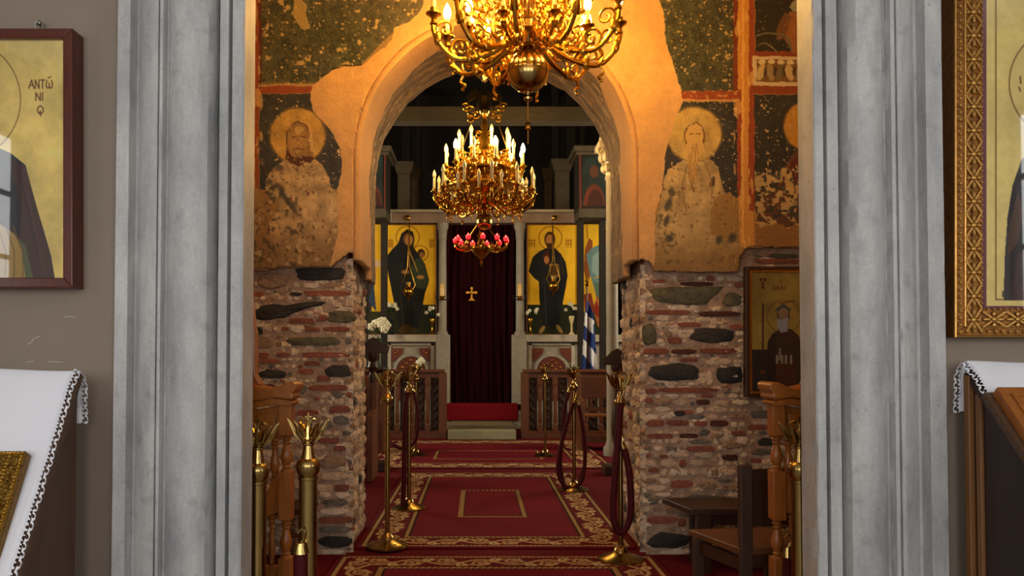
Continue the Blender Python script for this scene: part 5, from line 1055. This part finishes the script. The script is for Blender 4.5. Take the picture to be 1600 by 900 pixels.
# ------------------------------------------------------------------ barriers, pews, flag
def barrier(x0, x1, n, endl, label):
    Y = 12.3; t = thing('pew_barrier', ((x0+x1)/2, Y, 0), label, 'barrier'); zt = P(747, 577, Y).z
    B().box(x0-.03, Y-.05, zt-.05, x1+.03, Y+.10, zt).build('top_rail', M_pew, t, bevel=.01); B().box(x0, Y-.02, 0, x1, Y+.06, .12).build('bottom_rail', M_pew, t, bevel=.006); B().box(x0, Y-.01, zt-.13, x1, Y+.05, zt-.05).build('frieze', M_pew, t)
    w = (x1-x0)/n
    for i in range(n+1):
        xx = x0+i*w
        if i in (0, n): B().box(xx-.06, Y-.04, 0, xx+.06, Y+.07, zt-.05).build('end_post', M_pew, t, bevel=.006)
        else:
            b = B().box(xx-.035, Y-.03, .10, xx+.035, Y+.05, .22).box(xx-.035, Y-.03, zt-.24, xx+.035, Y+.05, zt-.1); b.lathe((xx, Y+.01, .2), [(.034, 0), (.024, .03), (.034, .06), (.028, .2), (.026, zt-.62), (.034, zt-.52), (.024, zt-.47), (.034, zt-.42)], 10); b.build('stile', M_pew, t, True, ang=.6)
    for i in range(n):
        xa, xb = x0+i*w+.045, x0+(i+1)*w-.045; B().box(xa, Y+.02, .12, xb, Y+.035, zt-.13).build('panel', M_pewdark, t); b = B(); m = 6; pw = xb-xa; ph = (zt-.25)/m
        for j in range(m):
            zc = .12+ph*(j+.5)
            for s in (-1, 1): b.beam((xa+.01, Y+.014, zc-s*ph*.48), (xb-.01, Y+.014, zc+s*ph*.48), .012, .02, (0, 1, 0))
            b.lathe((xa+pw/2, Y+.012, zc), [(.028, -.01), (.03, 0), (.028, .01)], 8)
        b.build('lattice', M_pewdark, t, kind='stuff')
    return t
xL = P(697, 600, 12.3).x-.05; xR = P(815, 600, 12.3).x+.05
barrier(xL-2.1, xL, 9, 1, 'carved brown wooden barrier left of the sanctuary steps'); barrier(xR, xR+2.1, 9, 0, 'carved brown wooden barrier right of the sanctuary steps')
def pew(x0, x1, Y, label, seat=.48, top=.98):
    t = thing('pew', ((x0+x1)/2, Y, 0), label, 'pew'); 
    for x in (x0, x1-.06): B().prism([(x, Y+.24, .013), (x, Y-.24, .013), (x, Y-.24, .42), (x, Y-.20, .66), (x, Y-.08, .70), (x, Y+.10, .72), (x, Y+.14, top+.04), (x, Y+.24, top+.04)], (.06, 0, 0)).build('end_panel', M_pew, t, bevel=.008)
    B().box(x0+.06, Y+.16, top-.30, x1-.06, Y+.20, top).build('backrest', M_pew, t, bevel=.006); B().box(x0+.06, Y+.16, .50, x1-.06, Y+.19, .56).build('back_rail', M_pew, t); B().box(x0+.06, Y-.22, seat-.03, x1-.06, Y+.18, seat).build('seat', mat('pew_seat', (140, 84, 40), .4, noise=(8, .3)), t, bevel=.006)
    B().box(x0+.06, Y-.14, .10, x1-.06, Y-.10, .18).build('foot_rail', M_pew, t)
    for i in range(4): B().box(x0+.2+i*(x1-x0-.4)/3-.02, Y+.165, .02 if 0 else .54, x0+.2+i*(x1-x0-.4)/3+.02, Y+.19, top-.28).build('slat', M_pew, t)
    return t
pew(1.36, 2.15, 10.9, 'brown wooden pew right of the far rug with a plain back slab'); pew(-2.3, -1.22, 10.6, 'brown wooden pew left of the far rug'); pew(-2.4, -1.05, 8.2, 'brown wooden pew just behind the left arch pier', .46, .94); 
def finial_stand(px, Y, py, label, h):
    c = P(px, py, Y); t = thing('carved_lectern', (c.x, Y, 0), label, 'lectern'); B().box(c.x-.16, Y-.14, 0, c.x+.16, Y+.14, .10).build('base', M_darkwood, t, bevel=.01); b = B(); turned(b, c.x, Y, .10, c.z-.12, .07); b.build('column', M_darkwood, t, True)
    B().prism([(c.x-.16, Y, c.z-.12), (c.x+.16, Y, c.z-.12), (c.x+.18, Y, c.z-.04), (c.x+.10, Y, c.z-.02), (c.x+.06, Y, c.z+.03), (c.x, Y, c.z+.06), (c.x-.06, Y, c.z+.03), (c.x-.10, Y, c.z-.02), (c.x-.18, Y, c.z-.04)], (0, .06, 0)).build('carved_top', M_darkwood, t, bevel=.006)
finial_stand(583, 8.9, 535, 'dark carved stand at the left arch pier edge', 1); finial_stand(965, 8.6, 553, 'dark carved stand at the right arch pier edge', 1)
# flag
pt = P(917, 448, 12.9); t = thing('flag', (pt.x, 12.9, 0), 'blue and white striped flag hanging folded on a pole', 'flag')
B().tube([(pt.x+.03, 12.9, .02), (pt.x, 12.9, pt.z)], .016, 8).build('pole', M_pew, t, True); B().lathe((pt.x, 12.9, pt.z), [(.016, 0), (.03, .03), (.01, .06), (.03, .09), (.002, .2)], 10).build('tip', M_gold, t, True); B().lathe((pt.x+.03, 12.9, 0), [(.15, .0), (.15, .04), (.03, .08), (.03, .2)], 16).build('foot', M_darkwood, t, True)
cv = Cv(905, 470, 936, 625, .6, (226, 228, 232), 3); X, Y = cv.X, cv.Y; cv.keep = pip(X, Y, [(916, 470), (921, 470), (926, 490), (931, 520), (933, 575), (934, 622), (908, 622), (909, 570), (911, 525), (913, 490)])
fx = X-909-1.5*np.sin(Y/20); dgl = Y-1.0*fx*1.1
cv.on(np.sin((dgl-505)/27*math.pi*1.12) > 0, (26, 52, 126)); cv.on((X > 926) & (np.sin((Y+X*.5)/14) > .2), (30, 52, 116)); cv.poly([(914, 470), (922, 470), (924, 480), (914, 484)], (28, 54, 120)); cv.on((np.abs(X-921+(Y-500)*-.02) < 1.2) & (Y > 520), (18, 36, 90), .6)
cv.h = .06*np.sin(X*.55+Y*.015); painted('cloth', cv, wallfn(12.86), mat('flag_cloth', (200, 200, 200), .85, attr=True), t, .004)
# ------------------------------------------------------------------ nave: timbers, columns, side shrines
def post(name, px0, py0, px1, py1, Y, d, m, label, cat, cap=None, group=None):
    a, b_ = P(px0, py1, Y), P(px1, py0, Y); t = thing(name, ((a.x+b_.x)/2, Y+d/2, 0 if py1 >= 320 else a.z), label, cat, group); B().box(a.x, Y, 0 if py1 >= 320 else a.z, b_.x, Y+d, b_.z).build('shaft', m, t, bevel=.02)
    if cap: w = (b_.x-a.x)*.28; B().prism([(a.x-w*.2, Y-.05, b_.z-.12), (b_.x+w*.2, Y-.05, b_.z-.12), (b_.x+w, Y-.05, b_.z+.06), (b_.x+w, Y-.05, b_.z+.12), (a.x-w, Y-.05, b_.z+.12), (a.x-w, Y-.05, b_.z+.06)], (0, d+.1, 0)).build('capital', m, t, bevel=.015)
    return t
a_, b2 = P(600, 190, 11), P(926, 166, 11); tag(B().box(-4.5, 11, a_.z, 4.7, 11.22, b2.z).build('tie_beam', M_timber, None, bevel=.01), 'long weathered timber beam crossing the dark nave behind the chandelier', 'beam')
M_stn = mat('dim_stone', (88, 78, 60), .85, noise=(8, .4), bump=(30, .3))
post('stone_pillar', 621, 262, 641, 330, 15.2, .3, M_stn, 'stone pillar behind the screen, left of the chandelier', 'pillar', True, 'pillars behind the screen'); post('stone_pillar', 867, 258, 890, 330, 15.2, .3, M_stn, 'stone pillar behind the screen, right of the chandelier', 'pillar', True, 'pillars behind the screen')
post('stone_pillar', 643, 272, 655, 330, 15.9, .3, M_stn, 'narrower stone pillar set further back on the left', 'pillar', True, 'pillars behind the screen'); post('stone_pillar', 850, 272, 862, 330, 15.9, .3, M_stn, 'narrower stone pillar set further back on the right', 'pillar', True, 'pillars behind the screen')
for i, (x0, x1) in enumerate(((628, 642), (650, 657), (862, 872), (884, 898), (906, 913))): post('timber_post', x0, -40, x1, 262, 16.4, .2, M_timberdark, ('dark upright timber above the left pillar', 'thin dark upright timber left of the chandelier', 'dark upright timber right of the chandelier', 'dark upright timber above the right pillar', 'thin dark upright timber near the right shrine')[i], 'timber', None, 'dark timbers behind the screen')
def shrine(x0, x1, flip, label):
    Y = 13.0; t = thing('icon_shrine', (P((x0+x1)/2, 326, Y).x, Y, P(x0, 326, Y).z), label, 'shrine'); g = lambda px, py: P(px, py, Y)
    a, b_ = g(x0, 326), g(x1, 238); B().box(a.x, Y, a.z, b_.x, Y+.7, b_.z).build('body', M_timberdark, t); B().box(a.x-.10, Y-.12, b_.z, b_.x+.10, Y+.8, b_.z+.09).build('cornice', M_stn, t, bevel=.02); B().box(a.x-.05, Y-.06, b_.z-.05, b_.x+.05, Y+.75, b_.z).build('moulding', M_stn, t, bevel=.01)
    cv = Cv(x0+4, 244, x1-4, 322, .8, (34, 48, 46), 9); cv.mottle(14, .5, 1); c_ = (x0+x1)/2; cv.ell(c_, 322, (x1-x0)*.36, 34, (110, 50, 34)); cv.ell(c_+2, 322, (x1-x0)*.28, 26, (66, 34, 26)); cv.ell(c_, 268, 7, 10, (98, 62, 44)); painted('painted_panel', cv, wallfn(Y-.02), M_panel, t, .018)
    for s in (x0, x1-3): q, w = g(s, 326), g(s+3, 240); B().box(q.x, Y-.03, q.z, w.x, Y, w.z).build('red_stile', mat('faded_red_wood', (96, 40, 28), .7), t)
    a, b_ = g(x0, 330), g(x1, 326); B().box(a.x, Y, 0 if 0 else a.z-.1, b_.x, Y+.7, b_.z).build('plinth', M_stn, t)
    for xx in (x0+6, x1-6): q = g(xx, 326); B().box(q.x-.05, Y+.3, .0, q.x+.05, Y+.4, q.z-.1+.06).build('support_post', M_timberdark, t)
shrine(905, 952, False, 'dark painted shrine box with stone cornice, upper right of the screen'); shrine(560, 603, True, 'dark painted shrine box with stone cornice, upper left of the screen')
c = P(957, 600, 10.2); t = thing('marble_column', (c.x, 10.2, 0), 'slender grey marble column with carved white capital beside the right pier', 'column')
zz = lambda py: P(957, py, 10.2).z
B().lathe((c.x, 10.2, 0), [(.12, 0), (.12, .1), (.09, .14), (.078, .2), (.072, zz(282)), (.085, zz(280)), (.085, zz(276))], 18).build('shaft', M_slab, t, True)
b = B().lathe((c.x, 10.2, zz(276)), [(.075, 0), (.085, .15), (.12, .3), (.13, .34)], 14); zc = zz(276)
for i in range(8):
    a = i*math.pi/4
    for zo, rr, s in ((.10, .10, .06), (.24, .13, .07)): b.ball((c.x+rr*math.cos(a), 10.2+rr*math.sin(a), zc+zo), .045, .045, s, 7, 5)
for s in (-1, 1): b.tube(spiral(c.x+s*.15, zc+.32, .06, .012, 0, s*1.4, y=10.1), .018, 6)
b.build('capital', M_mar2, t, True); B().box(c.x-.19, 10.01, zc+.34, c.x+.19, 10.39, zc+.42).build('abacus', M_mar2, t, bevel=.01)
b = B().lathe((c.x-.02, 10.2, zc+.42), [(.15, 0), (.13, .1), (.16, .2), (.11, .35), (.14, .42), (.17, .5)], 12); b.build('impost', M_mar2, t, True)
B().box(c.x-.2, 10.0, zc+.92, c.x+.2, 10.4, 7).build('pier', M_dark, t)
